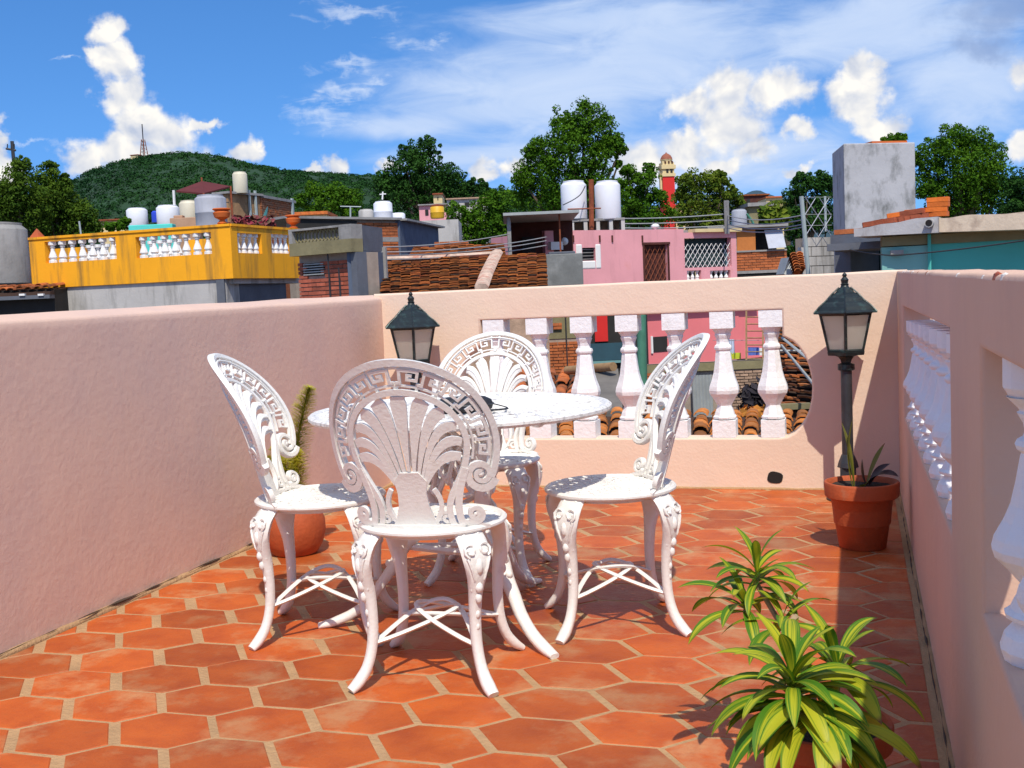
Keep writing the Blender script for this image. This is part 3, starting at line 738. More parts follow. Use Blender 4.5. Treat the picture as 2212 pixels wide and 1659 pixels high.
def make_chair():
    c = empty('garden_chair', (0, 0, 0), 'label', 'chair', 'white cast iron chairs round the table')
    mb = MB(); rings = [0, .03, .055, .08, .105, .13, .155, .178, .196]
    pierced_disc(mb, rings, 40, lambda i, k: (i in (3, 5) and k % 2 == 0) or (i == 6 and k % 3 == 1) or (i == 2 and k % 4 == 0) or (i == 4 and k % 4 == 2), SEAT_Z-.011, SEAT_Z-.003, .5)
    mb.lathe([(.192, SEAT_Z-.016), (.206, SEAT_Z-.016), (.2125, SEAT_Z-.010), (.2125, SEAT_Z-.004), (.207, SEAT_Z+.001), (.199, SEAT_Z+.0015), (.192, SEAT_Z-.0035)], 48, caps=False)
    mb.lathe([(.020, SEAT_Z-.004), (.016, SEAT_Z-.0005), (.0, SEAT_Z)], 16, caps=False)
    for k in range(20):
        a = 2*PI*k/20; pts = [Vector((math.cos(a+x*.9)*(.03+.155*x), math.sin(a+x*.9)*(.03+.155*x), SEAT_Z-.0035)) for x in (0, .2, .4, .6, .8, 1)]
        mb.tube(pts, .0035, 5)
        pts = [Vector((math.cos(a-x*.9)*(.03+.155*x), math.sin(a-x*.9)*(.03+.155*x), SEAT_Z-.0033)) for x in (0, .2, .4, .6, .8, 1)]
        mb.tube(pts, .0033, 5)
    mb.lathe([(.165, SEAT_Z-.03), (.172, SEAT_Z-.03), (.172, SEAT_Z-.012), (.165, SEAT_Z-.012)], 40, caps=False)
    part('seat', mb, M_IRON, c, smooth=35, local=True)
    part('backrest', chair_back(), M_IRON, c, smooth=42, local=True)
    for a in (45, 135, 225, 315): part('leg', chair_leg(math.radians(a)), M_IRON, c, smooth=50, local=True)
    mb = MB()
    for k in range(4):
        a = PI/4+PI/2*k; A = Vector((math.cos(a), math.sin(a), 0))*.205; a2 = a+PI/2; B = Vector((math.cos(a2), math.sin(a2), 0))*.205
        pts = []
        for q in range(21):
            t = q/20; p = A.lerp(B, t); inw = -(A+B).normalized()*(.155+.05)*math.sin(PI*t)**.9
            pts.append(p+inw+Vector((0, 0, .125+.062*math.sin(PI*t)+.004*k*math.sin(PI*t))))
        mb.tube(pts, .0085, 6, flat=.75)
    part('stretcher', mb, M_IRON, c, smooth=60, local=True)
    return c
proto = make_chair()
CHAIRS = [((-1.175, 2.93), 0.105, 'nearest white iron chair, seen from behind with its back hiding the table'),
          ((-1.690, 3.24), -PI/2+0.27, 'white iron chair beside the bare mauve wall, in front of the belly pot'),
          ((-0.775, 3.475), PI/2+0.36, 'white iron chair seen from the side, its back before the balusters'),
          ((-1.385, 4.02), PI+0.12, 'white iron chair on the far side of the table, its front turned to the viewer')]
for i, ((x, y), rz, lab) in enumerate(CHAIRS):
    o = proto if i == 0 else copy_tree(proto)
    o.location = (x, y, 0); o.rotation_euler = (0, 0, rz); o['label'] = lab

# ------------------------------------------------------------------ table
TC = Vector((-1.255, 3.42, 0)); TZ = .716
tb = empty('garden_table', TC, 'round white cast iron table with a pierced top, in the middle of the terrace', 'table', rz=math.radians(2))
mb = MB(); rings = [0, .05, .09, .13, .17, .21, .25, .29, .33, .37, .41, .45, .475]
pierced_disc(mb, rings, 72, lambda i, k: (i >= 2 and i <= 10 and (k*(1 if i % 2 else 2)+i) % 3 != 0), TZ-.014, TZ-.004, .66)
mb.lathe([(.470, TZ-.022), (.488, TZ-.022), (.496, TZ-.014), (.496, TZ-.006), (.489, TZ), (.478, TZ+.001), (.470, TZ-.004)], 72, caps=False)
for k in range(36):
    a = 2*PI*k/36
    for s, zz in ((1, -.0042), (-1, -.0039)):
        mb.tube([Vector((math.cos(a+s*x*.55)*(.06+.40*x), math.sin(a+s*x*.55)*(.06+.40*x), TZ+zz)) for x in [q/9 for q in range(10)]], .004, 5)
for r in (.13, .21, .29, .37, .44): mb.lathe([(r-.004, TZ-.006), (r, TZ-.0008), (r+.004, TZ-.006)], 72, caps=False)
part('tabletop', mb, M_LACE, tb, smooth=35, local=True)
def table_leg(ang):
    keys = [(.10, .690, .10, .02), (.125, .66, .115, .03), (.150, .60, .10, .036), (.150, .53, .085, .036), (.128, .46, .062, .038), (.112, .40, .05, .038), (.125, .345, .05, .044), (.16, .305, .048, .046), (.20, .27, .052, .046), (.225, .235, .05, .042),
            (.25, .19, .044, .038), (.285, .145, .042, .034), (.325, .09, .04, .03), (.385, .045, .038, .03), (.45, .018, .040, .028), (.505, .006, .032, .018)]
    P = smooth_path(keys, 44); mb = MB(); cabriole(mb, [(p[0], p[1]) for p in P], [p[2] for p in P], [p[3] for p in P], ang, 10)
    d = Vector((math.cos(ang), math.sin(ang), 0)); t = Vector((-d.y, d.x, 0))
    def on(u, k, off): q = P[k]; return d*(q[0]+off*.75) + t*u + Vector((0, 0, q[1]+off*.5))
    for k, r in ((13, .013), (17, .016), (20, .02), (23, .022), (26, .016), (29, .013)):
        mb.ball(on(0, k, .02), r, 8, 6)
    for s in (-1, 1):
        mb.tube([on(s*(.03+.022*math.cos(a)*(1-.5*q/16)), min(8, max(2, int(5+2.6*math.sin(a)))), .024) for q, a in ((q, q*.5) for q in range(17))], .006, 5)
        mb.tube([on(s*.045*(1-q/8), 5+q, .022) for q in range(9)], .007, 5)
        mb.tube([on(s*.020*math.sin(PI*q/8), 17+q, .02) for q in range(9)], .007, 5)
    return mb
for a in (-43, 77, 197): part('leg', table_leg(math.radians(a)), M_IRON, tb, smooth=50, local=True)
mb = MB()   # openwork panels between the legs
for k in range(3):
    a0 = math.radians(-43+120*k); A = Vector((math.cos(a0), math.sin(a0), 0)); B = Vector((math.cos(a0+PI*2/3), math.sin(a0+PI*2/3), 0))
    def W(s, z): 
        r = .125 if z > .5 else .115
        p = (A*(1-s)+B*s); return p.normalized()*r*(.86+.14*abs(2*s-1)) + Vector((0, 0, z))
    for (pl) in ([(.12, .68), (.3, .62), (.5, .66), (.7, .62), (.88, .68)], [(.1, .58), (.3, .54), (.5, .60), (.7, .54), (.9, .58)], [(.12, .46), (.35, .44), (.5, .50), (.65, .44), (.88, .46)],
                 [(.3, .62), (.42, .56), (.5, .48), (.58, .56), (.7, .62)], [(.2, .44), (.38, .52), (.5, .64), (.62, .52), (.8, .44)], [(.15, .40), (.5, .37), (.85, .40)]):
        P = smooth_path(pl, 20); mb.tube([W(p[0], p[1]) for p in P], .009, 6)
    for z in (.66, .59, .50): mb.ball(W(.5, z), .016, 8, 6)
    pl = [A*.21+Vector((0, 0, .262)), (A+B)*.06+Vector((0, 0, .245)), B*.21+Vector((0, 0, .262))]; mb.tube([Vector(p) for p in smooth_path([tuple(q) for q in pl], 16)], .012, 6)
part('openwork', mb, M_IRON, tb, smooth=50, local=True)
mb = MB(); mb.lathe([(.0, TZ-.02), (.12, TZ-.02), (.13, TZ-.032), (.11, TZ-.045), (.0, TZ-.046)], 28, caps=False); part('hub', mb, M_IRON, tb, smooth=40, local=True)

# black pouch lying on the table
pc = Vector((-1.185, 3.262, TZ+.003)); pr = Matrix.Rotation(.35, 3, 'Z')
pk = empty('camera_pouch', pc, 'small black padded pouch lying on the white table', 'pouch', rz=.35)
mb = MB(); pf = [(0, 0), (.075, 0), (.088, .006), (.092, .02), (.086, .034), (.068, .043), (.0, .046)]
mb.lathe(pf, 24, caps=False); mb.v = [Vector((v.x*1.0, v.y*.62, v.z*1.02)) for v in mb.v]
part('body', mb, M_BLACK, pk, smooth=50, local=True)
mb = MB(); mb.tube([Vector((math.cos(2*PI*k/24)*.0925, math.sin(2*PI*k/24)*.0575, .021)) for k in range(25)], .0028, 5); part('zip', mb, M_POST, pk, smooth=60, local=True)
mb = MB(); mb.tube([Vector(p) for p in smooth_path([(.085, .01, .02), (.12, .03, .008), (.135, -.02, .005), (.10, -.05, .005), (.06, -.045, .006)], 20)], .004, 5, flat=.5); part('wrist_strap', mb, M_BLACK, pk, smooth=60, local=True)

# ------------------------------------------------------------------ pots and plants
def pot(loc, label, prof, soil, group='terracotta pots on the terrace', n=40):
    r = empty('flower_pot', loc, label, 'flower pot', group)
    mb = MB(); mb.lathe(prof, n, caps=False); mb.v = [v*1 for v in mb.v]
    part('shell', mb, M_POT, r, smooth=38, local=True)
    mb = MB(); vs = [(0, 0, soil[1]+.006)]; 
    for q in range(1, 4):
        for k in range(20):
            a = 2*PI*k/20; rr = soil[0]*q/3; vs.append((rr*math.cos(a), rr*math.sin(a), soil[1]+random.uniform(-.004, .006)))
    fs = [(0, 1+k, 1+(k+1) % 20) for k in range(20)] + [(1+20*q+k, 1+20*(q+1)+k, 1+20*(q+1)+(k+1) % 20, 1+20*q+(k+1) % 20) for q in range(2) for k in range(20)]
    mb.add(vs, fs); part('soil', mb, M_SOIL, r, local=True); return r
pot((0.0, 4.635, 0), 'large terracotta pot with a thick lip standing before the lamp in the corner',
    [(0, 0), (.088, 0), (.092, .004), (.121, .200), (.1245, .204), (.138, .206), (.144, .212), (.147, .262), (.144, .268), (.136, .269), (.131, .262), (.122, .236), (.110, .10), (0, .09)], (.126, .245))
pot((-2.345, 4.236, 0), 'rounded belly terracotta pot by the mauve wall behind the chair',
    [(0, 0), (.086, 0), (.098, .008), (.122, .05), (.134, .10), (.133, .145), (.120, .185), (.108, .205), (.108, .212), (.120, .226), (.125, .236), (.119, .241), (.110, .238), (.098, .215), (.09, .15), (0, .13)], (.100, .216))
pot((-0.085, 2.325, 0), 'terracotta pot at the lower right corner, mostly covered by striped leaves',
    [(0, 0), (.085, 0), (.09, .004), (.115, .115), (.119, .118), (.132, .12), (.139, .125), (.141, .165), (.138, .171), (.130, .172), (.125, .165), (.117, .145), (.105, .08), (0, .07)], (.12, .15))

def stripe_leaf(name, dark, light, edge=False):
    M = bpy.data.materials.new(name); M.use_nodes = True; nt = M.node_tree; N = nt.nodes; L = nt.links
    b = N['Principled BSDF']; b.inputs['Roughness'].default_value = .52; b.inputs['Specular IOR Level'].default_value = .35
    uv = N.new('ShaderNodeUVMap'); sp = N.new('ShaderNodeSeparateXYZ'); L.new(uv.outputs[0], sp.inputs[0])
    mp = N.new('ShaderNodeMapping'); L.new(uv.outputs[0], mp.inputs[0]); mp.inputs['Scale'].default_value = (9, .9, 1)
    oi = N.new('ShaderNodeObjectInfo'); ad = N.new('ShaderNodeVectorMath'); L.new(mp.outputs[0], ad.inputs[0])
    cx = N.new('ShaderNodeCombineXYZ'); ml = N.new('ShaderNodeMath'); ml.operation = 'MULTIPLY'; ml.inputs[1].default_value = 37; L.new(oi.outputs['Random'], ml.inputs[0]); L.new(ml.outputs[0], cx.inputs[2]); L.new(cx.outputs[0], ad.inputs[1])
    n = N.new('ShaderNodeTexNoise'); L.new(ad.outputs[0], n.inputs['Vector']); n.inputs['Scale'].default_value = 1.0; n.inputs['Detail'].default_value = 3
    # yellow towards the middle or the margin, broken into streaks
    a = N.new('ShaderNodeMath'); a.operation = 'SUBTRACT'; L.new(sp.outputs[0], a.inputs[0]); a.inputs[1].default_value = .5
    ab = N.new('ShaderNodeMath'); ab.operation = 'ABSOLUTE'; L.new(a.outputs[0], ab.inputs[0])
    s = N.new('ShaderNodeMath'); s.operation = 'MULTIPLY_ADD'; L.new(ab.outputs[0], s.inputs[0]); s.inputs[1].default_value = 0.5 if edge else -0.5; L.new(n.outputs[0], s.inputs[2])
    yl = N.new('ShaderNodeMath'); yl.operation = 'MULTIPLY_ADD'; L.new(oi.outputs['Random'], yl.inputs[0]); yl.inputs[1].default_value = .22; L.new(s.outputs[0], yl.inputs[2])
    mr = N.new('ShaderNodeMapRange'); L.new(yl.outputs[0], mr.inputs[0]); mr.inputs[1].default_value = .38; mr.inputs[2].default_value = .58
    mx = N.new('ShaderNodeMix'); mx.data_type = 'RGBA'; L.new(mr.outputs[0], mx.inputs[0]); mx.inputs[6].default_value = (*dark, 1); mx.inputs[7].default_value = (*light, 1)
    # dried brown tips on some leaves
    tp = N.new('ShaderNodeMath'); tp.operation = 'MULTIPLY_ADD'; L.new(oi.outputs['Random'], tp.inputs[0]); tp.inputs[1].default_value = .16; L.new(sp.outputs[1], tp.inputs[2])
    tm = N.new('ShaderNodeMapRange'); L.new(tp.outputs[0], tm.inputs[0]); tm.inputs[1].default_value = 1.03; tm.inputs[2].default_value = 1.09
    m2 = N.new('ShaderNodeMix'); m2.data_type = 'RGBA'; L.new(tm.outputs[0], m2.inputs[0]); L.new(mx.outputs[2], m2.inputs[6]); m2.inputs[7].default_value = (.22, .10, .03, 1); mx = m2
    L.new(mx.outputs[2], b.inputs['Base Color'])
    tr = N.new('ShaderNodeBsdfTranslucent'); L.new(mx.outputs[2], tr.inputs[0]); ms = N.new('ShaderNodeMixShader'); ms.inputs[0].default_value = .25
    L.new(b.outputs[0], ms.inputs[1]); L.new(tr.outputs[0], ms.inputs[2]); L.new(ms.outputs[0], N['Material Output'].inputs[0]); return M
M_DRAC = stripe_leaf('striped_leaf', (0.070, 0.195, 0.010), (0.46, 0.47, 0.022))
M_BLADE = stripe_leaf('green_red_blade', (0.03, 0.08, 0.012), (0.16, 0.15, 0.02), True)
M_PURPLE = mat('purple_brown_leaf', (0.05, 0.022, 0.022), 0.5, .3, 20, trans=.15)
M_STEM = mat('tan_stem', (0.34, 0.25, 0.15), .8, .2, 30)
M_FERN = mat('foxtail_needle', (0.40, 0.42, 0.03), .6, .2, 20, tintmix=(0.66, 0.62, 0.06), trans=.5)
def blade_mesh(name, L_, W_, droop, mat_, fold=.22, n=12, twist=0.0, tipw=.0):
    """strap leaf along +x, rising then drooping; across-leaf position kept as a UV"""
    vs = []; fs = []; uvs = []; x = z = 0.0; ang = droop[0]
    for i in range(n+1):
        t = i/n; w = W_*(0.30+0.70*math.sin(min(1, t*1.6)*PI/2))*(1-max(0, (t-.55)/.45)**2.1)+tipw
        for j, u in enumerate((-1, -.5, 0, .5, 1)):
            tw = twist*t
            y0, z0 = u*w/2, abs(u)*w/2*fold
            vs.append((x - z0*math.sin(ang), y0*math.cos(tw)-z0*math.sin(tw), z + z0*math.cos(ang)*math.cos(tw) + y0*math.sin(tw))); uvs.append(((u+1)/2, t))
        ang = droop[0]+(droop[1]-droop[0])*t**1.2; x += L_/n*math.cos(ang); z += L_/n*math.sin(ang)
    for i in range(n):
        for j in range(4): fs.append((i*5+j, i*5+j+1, (i+1)*5+j+1, (i+1)*5+j))
    me = bpy.data.meshes.new(name); me.from_pydata(vs, [], fs); ul = me.uv_layers.new(name='UVMap')
    for l in me.loops: ul.data[l.index].uv = uvs[l.vertex_index]
    me.polygons.foreach_set('use_smooth', [True]*len(me.polygons)); me.materials.append(mat_); me.update(); return me
DR = [blade_mesh('leaf', .165, .034, (a, b), M_DRAC, twist=t) for a, b, t in ((.95, -.35, .1), (.6, -.6, -.2), (.35, -.95, .2), (.15, -1.25, -.1), (1.2, .4, .15))]
plant = empty('dracaena_plant', (-0.085, 2.325, .15), 'yellow and green striped leafy plant leaning out of the corner pot', 'plant')
pw = wloc(plant)
stems = [[(-.08, 2.31, .15), (-.105, 2.20, .24), (-.13, 2.10, .30)], [(-.09, 2.33, .15), (-.12, 2.36, .27), (-.165, 2.41, .33), (-.225, 2.475, .41)], [(-.075, 2.32, .15), (-.06, 2.28, .24), (-.05, 2.235, .295)], [(-.155, 2.385, .32), (-.15, 2.36, .36), (-.135, 2.37, .375)]]
mb = MB()
for sp in stems: mb.tube([Vector(p) for p in smooth_path(sp, 14)], .006, 6)
part('stem', mb, M_STEM, plant, smooth=60)
def rosette(c, n, scale, tilt=(0, 0), spread=1.0, dz=.05):
    for k in range(n):
        az_ = k*2.399+random.uniform(-.25, .25); t = k/n
        idx = min(3, int(t*4)); 
        if t < .12: idx = 4
        s = scale*random.uniform(.82, 1.12)*(1.0 if t > .15 else .8)
        o = inst('leaf', DR[idx], plant, Vector(c)+Vector((0, 0, dz*(.5-t))) - pw, (random.uniform(-.2, .2)+tilt[0], random.uniform(-.12, .12)+tilt[1], az_), (s, s*random.uniform(.85, 1.1), s))
random.seed(21)
rosette((-.13, 2.10, .315), 30, 1.06)
for k in range(28):
    az_ = -PI/2+random.uniform(-1.7, 1.7); s = random.uniform(.95, 1.25); inst('leaf', DR[3 if k % 3 else 2], plant, Vector((-.10+random.uniform(-.03, .03), 2.10+random.uniform(-.03, .03), random.uniform(.24, .29))) - pw, (random.uniform(-.2, .2), 0, az_), (s, s, s))
rosette((-.05, 2.20, .305), 18, 1.02)
rosette((-.225, 2.475, .425), 20, .84, dz=.05)
rosette((-.25, 2.44, .37), 13, .95, dz=.03)
rosette((-.165, 2.385, .35), 8, .82, dz=.03)
# young plant in the corner pot
yp = empty('pot_seedling', (0.0, 4.635, .245), 'sparse young plant with one tall blade and dark purple leaves, in the corner pot', 'plant')
yw = wloc(yp)
for (L_, W_, a, b, az_, mt, at) in ((.29, .034, 1.35, 1.95, 2.9, M_BLADE, (-.035, -.02)), (.27, .03, 1.5, 1.2, 2.6, M_BLADE, (-.03, -.01)), (.13, .045, 1.2, .2, .4, M_PURPLE, (.03, 0)), (.15, .06, 1.0, -.6, -.3, M_PURPLE, (.02, .02)), (.19, .032, 1.25, .9, .5, M_BLADE, (.02, .03)), (.12, .045, 1.1, 1.9, 3.4, M_PURPLE, (.02, -.01)), (.05, .03, .8, .2, -1.2, M_BLADE, (.0, -.04))):
    inst('leaf', blade_mesh('leaf', L_, W_, (a, b), mt, twist=.3), yp, Vector((at[0], at[1], 0)), (0, 0, az_))
# foxtail fern
fx = empty('foxtail_fern', (-2.345, 4.236, .216), 'upright yellow green foxtail plume rising from the belly pot', 'plant')
def plume(path, r0, nn):
    P = smooth_path(path, 30); mb = MB(); mb.tube([Vector(p) for p in P], .004, 5, t=.2)
    for k in range(nn):
        t = random.random()**.8; i = min(29, int(t*30)); a, b = Vector(P[i]), Vector(P[i+1]); p = a.lerp(b, t*30-i); d = (b-a).normalized()
        az_ = random.random()*2*PI; s = d.orthogonal().normalized(); s.rotate(Matrix.Rotation(az_, 3, d))
        r = r0*(1-t**4*.62)*random.uniform(.8, 1.1)*min(1, .35+t*3); tip = p + s*r + d*r*.22; w = d.cross(s)*.0017
        mb.add([p-w, p+w, tip+w*.5, tip-w*.5], [(0, 1, 2, 3)], random.random()*.8 if t < .6 else random.uniform(.5, 1))
    return part('plume', mb, M_FERN, fx, tint=True)
bx = Vector((-2.330, 4.240, .22))
random.seed(5)
plume([bx, bx+Vector((.005, 0, .17)), bx+Vector((.045, 0, .35)), bx+Vector((.095, 0, .50))], .068, 1900)
plume([bx+Vector((-.01, 0, 0)), bx+Vector((-.04, -.02, .15)), bx+Vector((-.08, -.04, .25))], .048, 600)
plume([bx+Vector((.01, .0, 0)), bx+Vector((-.01, -.04, .13)), bx+Vector((-.03, -.09, .22))], .048, 600)
plume([bx+Vector((0, .02, 0)), bx+Vector((-.07, .02, .13)), bx+Vector((-.14, .02, .19))], .048, 600)
plume([bx+Vector((.02, 0, 0)), bx+Vector((.03, -.03, .13)), bx+Vector((.05, -.06, .24))], .048, 600)
# ================================================================== THE TOWN BEYOND
import numpy as np
ground = part('ground', MB().box((-200, 900, -7.0), (5000, 5000, 1.0)), M_GROUND, kind='structure')
GZ = -6.5
def zat(x, y, d): return S(x, y, d).z
def XY(x, y, d): p = S(x, y, d); return Vector((p.x, p.y))
def away(a, b):
    """unit vector square to a->b pointing away from the terrace"""
    d = Vector((b[0]-a[0], b[1]-a[1])).normalized(); n = Vector((-d.y, d.x))
    return n if n.dot(Vector((a[0], a[1]))) > 0 else -n
class Face:
    """upright plane between two columns placed from image pixels; at(s, z) gives points on it, off = metres toward the terrace"""
    def __init__(s, xa, ya, da, xb, yb, db):
        s.a, s.b = XY(xa, ya, da), XY(xb, yb, db); s.n = away(s.a, s.b); s.L = (s.b-s.a).length; s.u = (s.b-s.a)/s.L
    def at(s, t, z, off=0.0):
        p = s.a + s.u*t - s.n*off; return Vector((p.x, p.y, z))
    def find(s, x, y):
        """where a sight line meets the plane: (t along, z)"""
        r = ray(x, y); n = Vector((s.n.x, s.n.y, 0)); a = Vector((s.a.x, s.a.y, 0))
        k = (a-CAM).dot(n)/r.dot(n); p = CAM+r*k; q = Vector((p.x, p.y))-s.a
        return q.dot(s.u), p.z
    def slab(s, mb, t0, t1, z0, z1, off0, off1):
        """box on the plane from t0..t1, z0..z1; off0 (back) to off1 (front) toward the terrace"""
        a, b = s.a+s.u*t0-s.n*off1, s.a+s.u*t1-s.n*off1
        return mb.prism(a, b, s.n*(off1-off0), z0, z1)
    def rect(s, x0, y0, x1, y1):
        (t0, z0), (t1, z1) = s.find(x0, y0), s.find(x1, y1)
        return min(t0, t1), max(t0, t1), min(z0, z1), max(z0, z1)
def bricks(parent, F, t0, t1, z0, z1, m_, off=0.0, L_=.25, H_=.075, skip=None, single=True):
    """running bond; every brick an object of its own (single) or one joined mesh"""
    proto_ = mesh_from(MB().box((0, 0, 0), (L_-.012, .05, H_-.014)), 'brick', m_)
    rot = math.atan2(F.u.y, F.u.x); base = wloc(parent); j = 0; z = z0+H_/2; mbj = MB(); R_ = Matrix.Rotation(rot, 3, 'Z')
    while z < z1-.02:
        t = t0 - (L_/2 if j % 2 else 0)
        while t < t1-.02:
            c0, c1 = max(t, t0), min(t+L_, t1)
            if c1-c0 > .05 and not (skip and skip((c0+c1)/2, z)):
                p = F.at((c0+c1)/2, z, off + random.uniform(-.006, .012)); sx = (c1-c0)/L_
                if single: inst('brick', proto_, parent, p-base, (random.uniform(-.02, .02), 0, rot+random.uniform(-.012, .012)), (sx, 1, random.uniform(.9, 1.03)))
                else: mbj.box(p, ((L_-.012)*sx, .05, H_-.014), R_, random.random())
            t += L_
        z += H_; j += 1
    if not single: part('brickwork', mbj, m_, parent, tint=True, kind='stuff')
# barrel roof tile: half pipe along +y
def barrel(L_=.42, W_=.15, h=.05, n=5):
    vs = []; fs = []
    for i in range(2):
        for th in (0, .012):
            for k in range(n+1):
                a = PI*k/n; w = W_/2*(1-.12*i)-th
                vs.append((-math.cos(a)*w, (i-.5)*L_, math.sin(a)*(h-th)*(1-.1*i) + (.022 if i == 0 else 0)))
    m1 = n+1
    for k in range(n): fs += [(k, k+1, 2*m1+k+1, 2*m1+k), (m1+k+1, m1+k, 3*m1+k, 3*m1+k+1), (k+1, k, m1+k, m1+k+1), (2*m1+k, 2*m1+k+1, 3*m1+k+1, 3*m1+k)]
    return MB().add(vs, fs)
OCHRE = mesh_from(barrel(), 'roof_tile', mat('ochre_roof_tile', (0.50, 0.17, 0.03), 0.9, 0.3, 5, 0.4, 25, objrand=0.6, blotch=((0.12, 0.07, 0.025), 4.5, 0.57, 0.7)), smooth=50)
def rough_tile():
    # short, worn, almost flat tile lying on the one below
    vs = []; n = 4
    for i, (y, lift) in enumerate(((-.13, .045), (.13, .0))):
        for th in (0, -.022):
            for k in range(n+1):
                x = -.09+.18*k/n; vs.append((x, y, lift+th+.010*math.sin(PI*k/n)))
    m1 = n+1; fs = []
    for k in range(n): fs += [(k, k+1, 2*m1+k+1, 2*m1+k), (m1+k, m1+k+1, k+1, k), (m1+k+1, m1+k, 3*m1+k, 3*m1+k+1)]
    fs += [(0, 2*m1, 3*m1, m1), (n, m1+n, 3*m1+n, 2*m1+n)]
    return MB().add(vs, fs)
ROUGH = mesh_from(rough_tile(), 'roof_tile', mat('worn_flat_roof_tile', (0.33, 0.085, 0.022), 0.95, 0.35, 4, 0.5, 20, objrand=0.7, col2=(0.47, 0.165, 0.04), blotch=((0.05, 0.035, 0.018), 3.2, 0.52, 0.85), stain=(0.22, 0.035, 0.02), stain_scale=(2.2, 2.2, 2.2), stain_amt=.7, stain_lo=.52))
BARREL = mesh_from(barrel(), 'roof_tile', M_TILE, smooth=50)
def tiled_roof(parent, A, B, C, D, W_=.17, E_=.36, limit=300, scl=1.0, mesh=None):
    """tiles on the sloping quad A (low left) B (low right) C (high right) D (high left)"""
    A, B, C, D = map(Vector, (A, B, C, D)); base = wloc(parent)
    up = (D-A+C-B)/2; nu = max(1, round(((B-A).length+(C-D).length)/2/W_)); nv = max(1, round(up.length/E_))
    mb = MB(); k = Vector((0, 0, -.05)); mb.add([A+k, B+k, C+k, D+k, A+k*3, B+k*3, C+k*3, D+k*3], [(0, 1, 2, 3), (7, 6, 5, 4), (0, 4, 5, 1), (1, 5, 6, 2), (2, 6, 7, 3), (3, 7, 4, 0)])
    part('roof_deck', mb, M_DECK, parent)
    cnt = 0; rest = MB()
    for j in range(nv):
        for i in range(nu):
            s, t = (i+.5)/nu, (j+.5)/nv; p = (A.lerp(B, s)).lerp(D.lerp(C, s), t)
            yv = (D.lerp(C, s)-A.lerp(B, s)).normalized(); xv = (B-A).normalized(); zv = xv.cross(yv).normalized(); xv = yv.cross(zv)
            M3 = Matrix((xv, yv, zv)).transposed() @ Matrix.Rotation(random.uniform(-.06, .06), 3, 'Z')
            p = p + zv*random.uniform(-.015, .02)
            if cnt < limit:
                o = inst('roof_tile', mesh or BARREL, parent, p-base, M3.to_euler(), (W_/.17*random.uniform(.92, 1.08)*scl, random.uniform(.98, 1.1)*E_/.36, scl))
            else:
                b_ = barrel(); rest.add([M3 @ v + p for v in b_.v], b_.f, random.random())
            cnt += 1
    if rest.v: part('roof_tiles', rest, M_TILE, parent, tint=True, kind='stuff')
def tank(loc, r, h, label, m_, group='water tanks on the rooftops', ribs=2, neck=True, stand=None):
    t = empty('water_tank', loc, label, 'water tank', group); mb = MB(); pr = [(0, 0), (r*.97, 0), (r, .02)]
    for k in range(ribs): z = h*(k+1)/(ribs+1)*.92; pr += [(r, z-.03*h), (r*1.02, z-.015*h), (r*1.02, z+.015*h), (r, z+.03*h)]
    pr += [(r, h*.87), (r*.985, h*.885), (r*.80, h*.955), (r*.79, h*.965)]
    mb.lathe(pr, 28); part('body', mb, m_, t, local=True, smooth=35)
    mb = MB(); mb.lathe([(r*.80, h*.955), (r*.82, h*.958), (r*.82, h*.985), (r*.5, h), (0, h*1.0)], 24, caps=False); part('lid', mb, m_, t, local=True, smooth=35)
    return t
def pole(name, a, b, r, m_, label, cat, group=None, n=6):
    mb = MB(); mb.tube([a, b], r, n); o = part(name, mb, m_, smooth=60); tag(o, label, cat, group); return o
def cable(pts, r, m_, label, group):
    P = []
    for a, b in zip(pts, pts[1:]):
        a, b = Vector(a), Vector(b)
        for k in range(12):
            t = k/12; P.append(a.lerp(b, t)-Vector((0, 0, (a-b).length*.012*4*t*(1-t))))
    P.append(Vector(pts[-1])); mb = MB(); mb.tube(P, r, 5); o = part('overhead_cable', mb, m_, smooth=60); return tag(o, label, 'cable', group)

# ------------------------------------------------------------------ hills
def ridge_hill(name, ridge, d_ridge, d_front, z_front, m_, nx=90, ny=26, rough=4.0, dback=1.5):
    xs = [q[0] for q in ridge]; vs = []; fs = []
    for i in range(nx+1):
        x = xs[0]+(xs[-1]-xs[0])*i/nx; k = max(0, min(len(ridge)-2, sum(1 for q in xs[1:-1] if q <= x)))
        (xa, ya), (xb, yb) = ridge[k], ridge[k+1]; t = (x-xa)/(xb-xa); t = t*t*(3-2*t)*.5+t*.5; y = ya+(yb-ya)*t
        top = S(x, y, d_ridge); foot = S(x, 600, d_front); foot.z = z_front
        for j in range(ny+1):
            s = j/ny
            if s <= .8:
                q = s/.8; p = foot.lerp(top, q); p.z = foot.z+(top.z-foot.z)*(q**.85*.6+q*q*(3-2*q)*.4)
            else:
                q = (s-.8)/.2; p = top+(top-Vector((0, 0, top.z))).normalized()*d_ridge*.25*dback*q; p.z = top.z*(1-q*q*.9)
            amp = rough*(0.3 if abs(s-.8) < .05 else 1)
            p.z += amp*noise.noise(p*0.012)+amp*.35*noise.noise(p*.05); vs.append(p)
    for i in range(nx):
        for j in range(ny): a = i*(ny+1)+j; fs.append((a, a+ny+1, a+ny+2, a+1))
    mb = MB().add(vs, fs); return part(name, mb, m_, smooth=180, kind='structure'), vs
ridge = [(-400, 470), (60, 430), (150, 396), (215, 364), (262, 352), (318, 343), (365, 337), (430, 339), (470, 343), (520, 354), (575, 362), (640, 372), (720, 378), (790, 380), (870, 386), (960, 396), (1060, 410), (1180, 430), (1400, 470)]
hill, hv = ridge_hill('hill', ridge, 950, 420, -6, M_HILL)
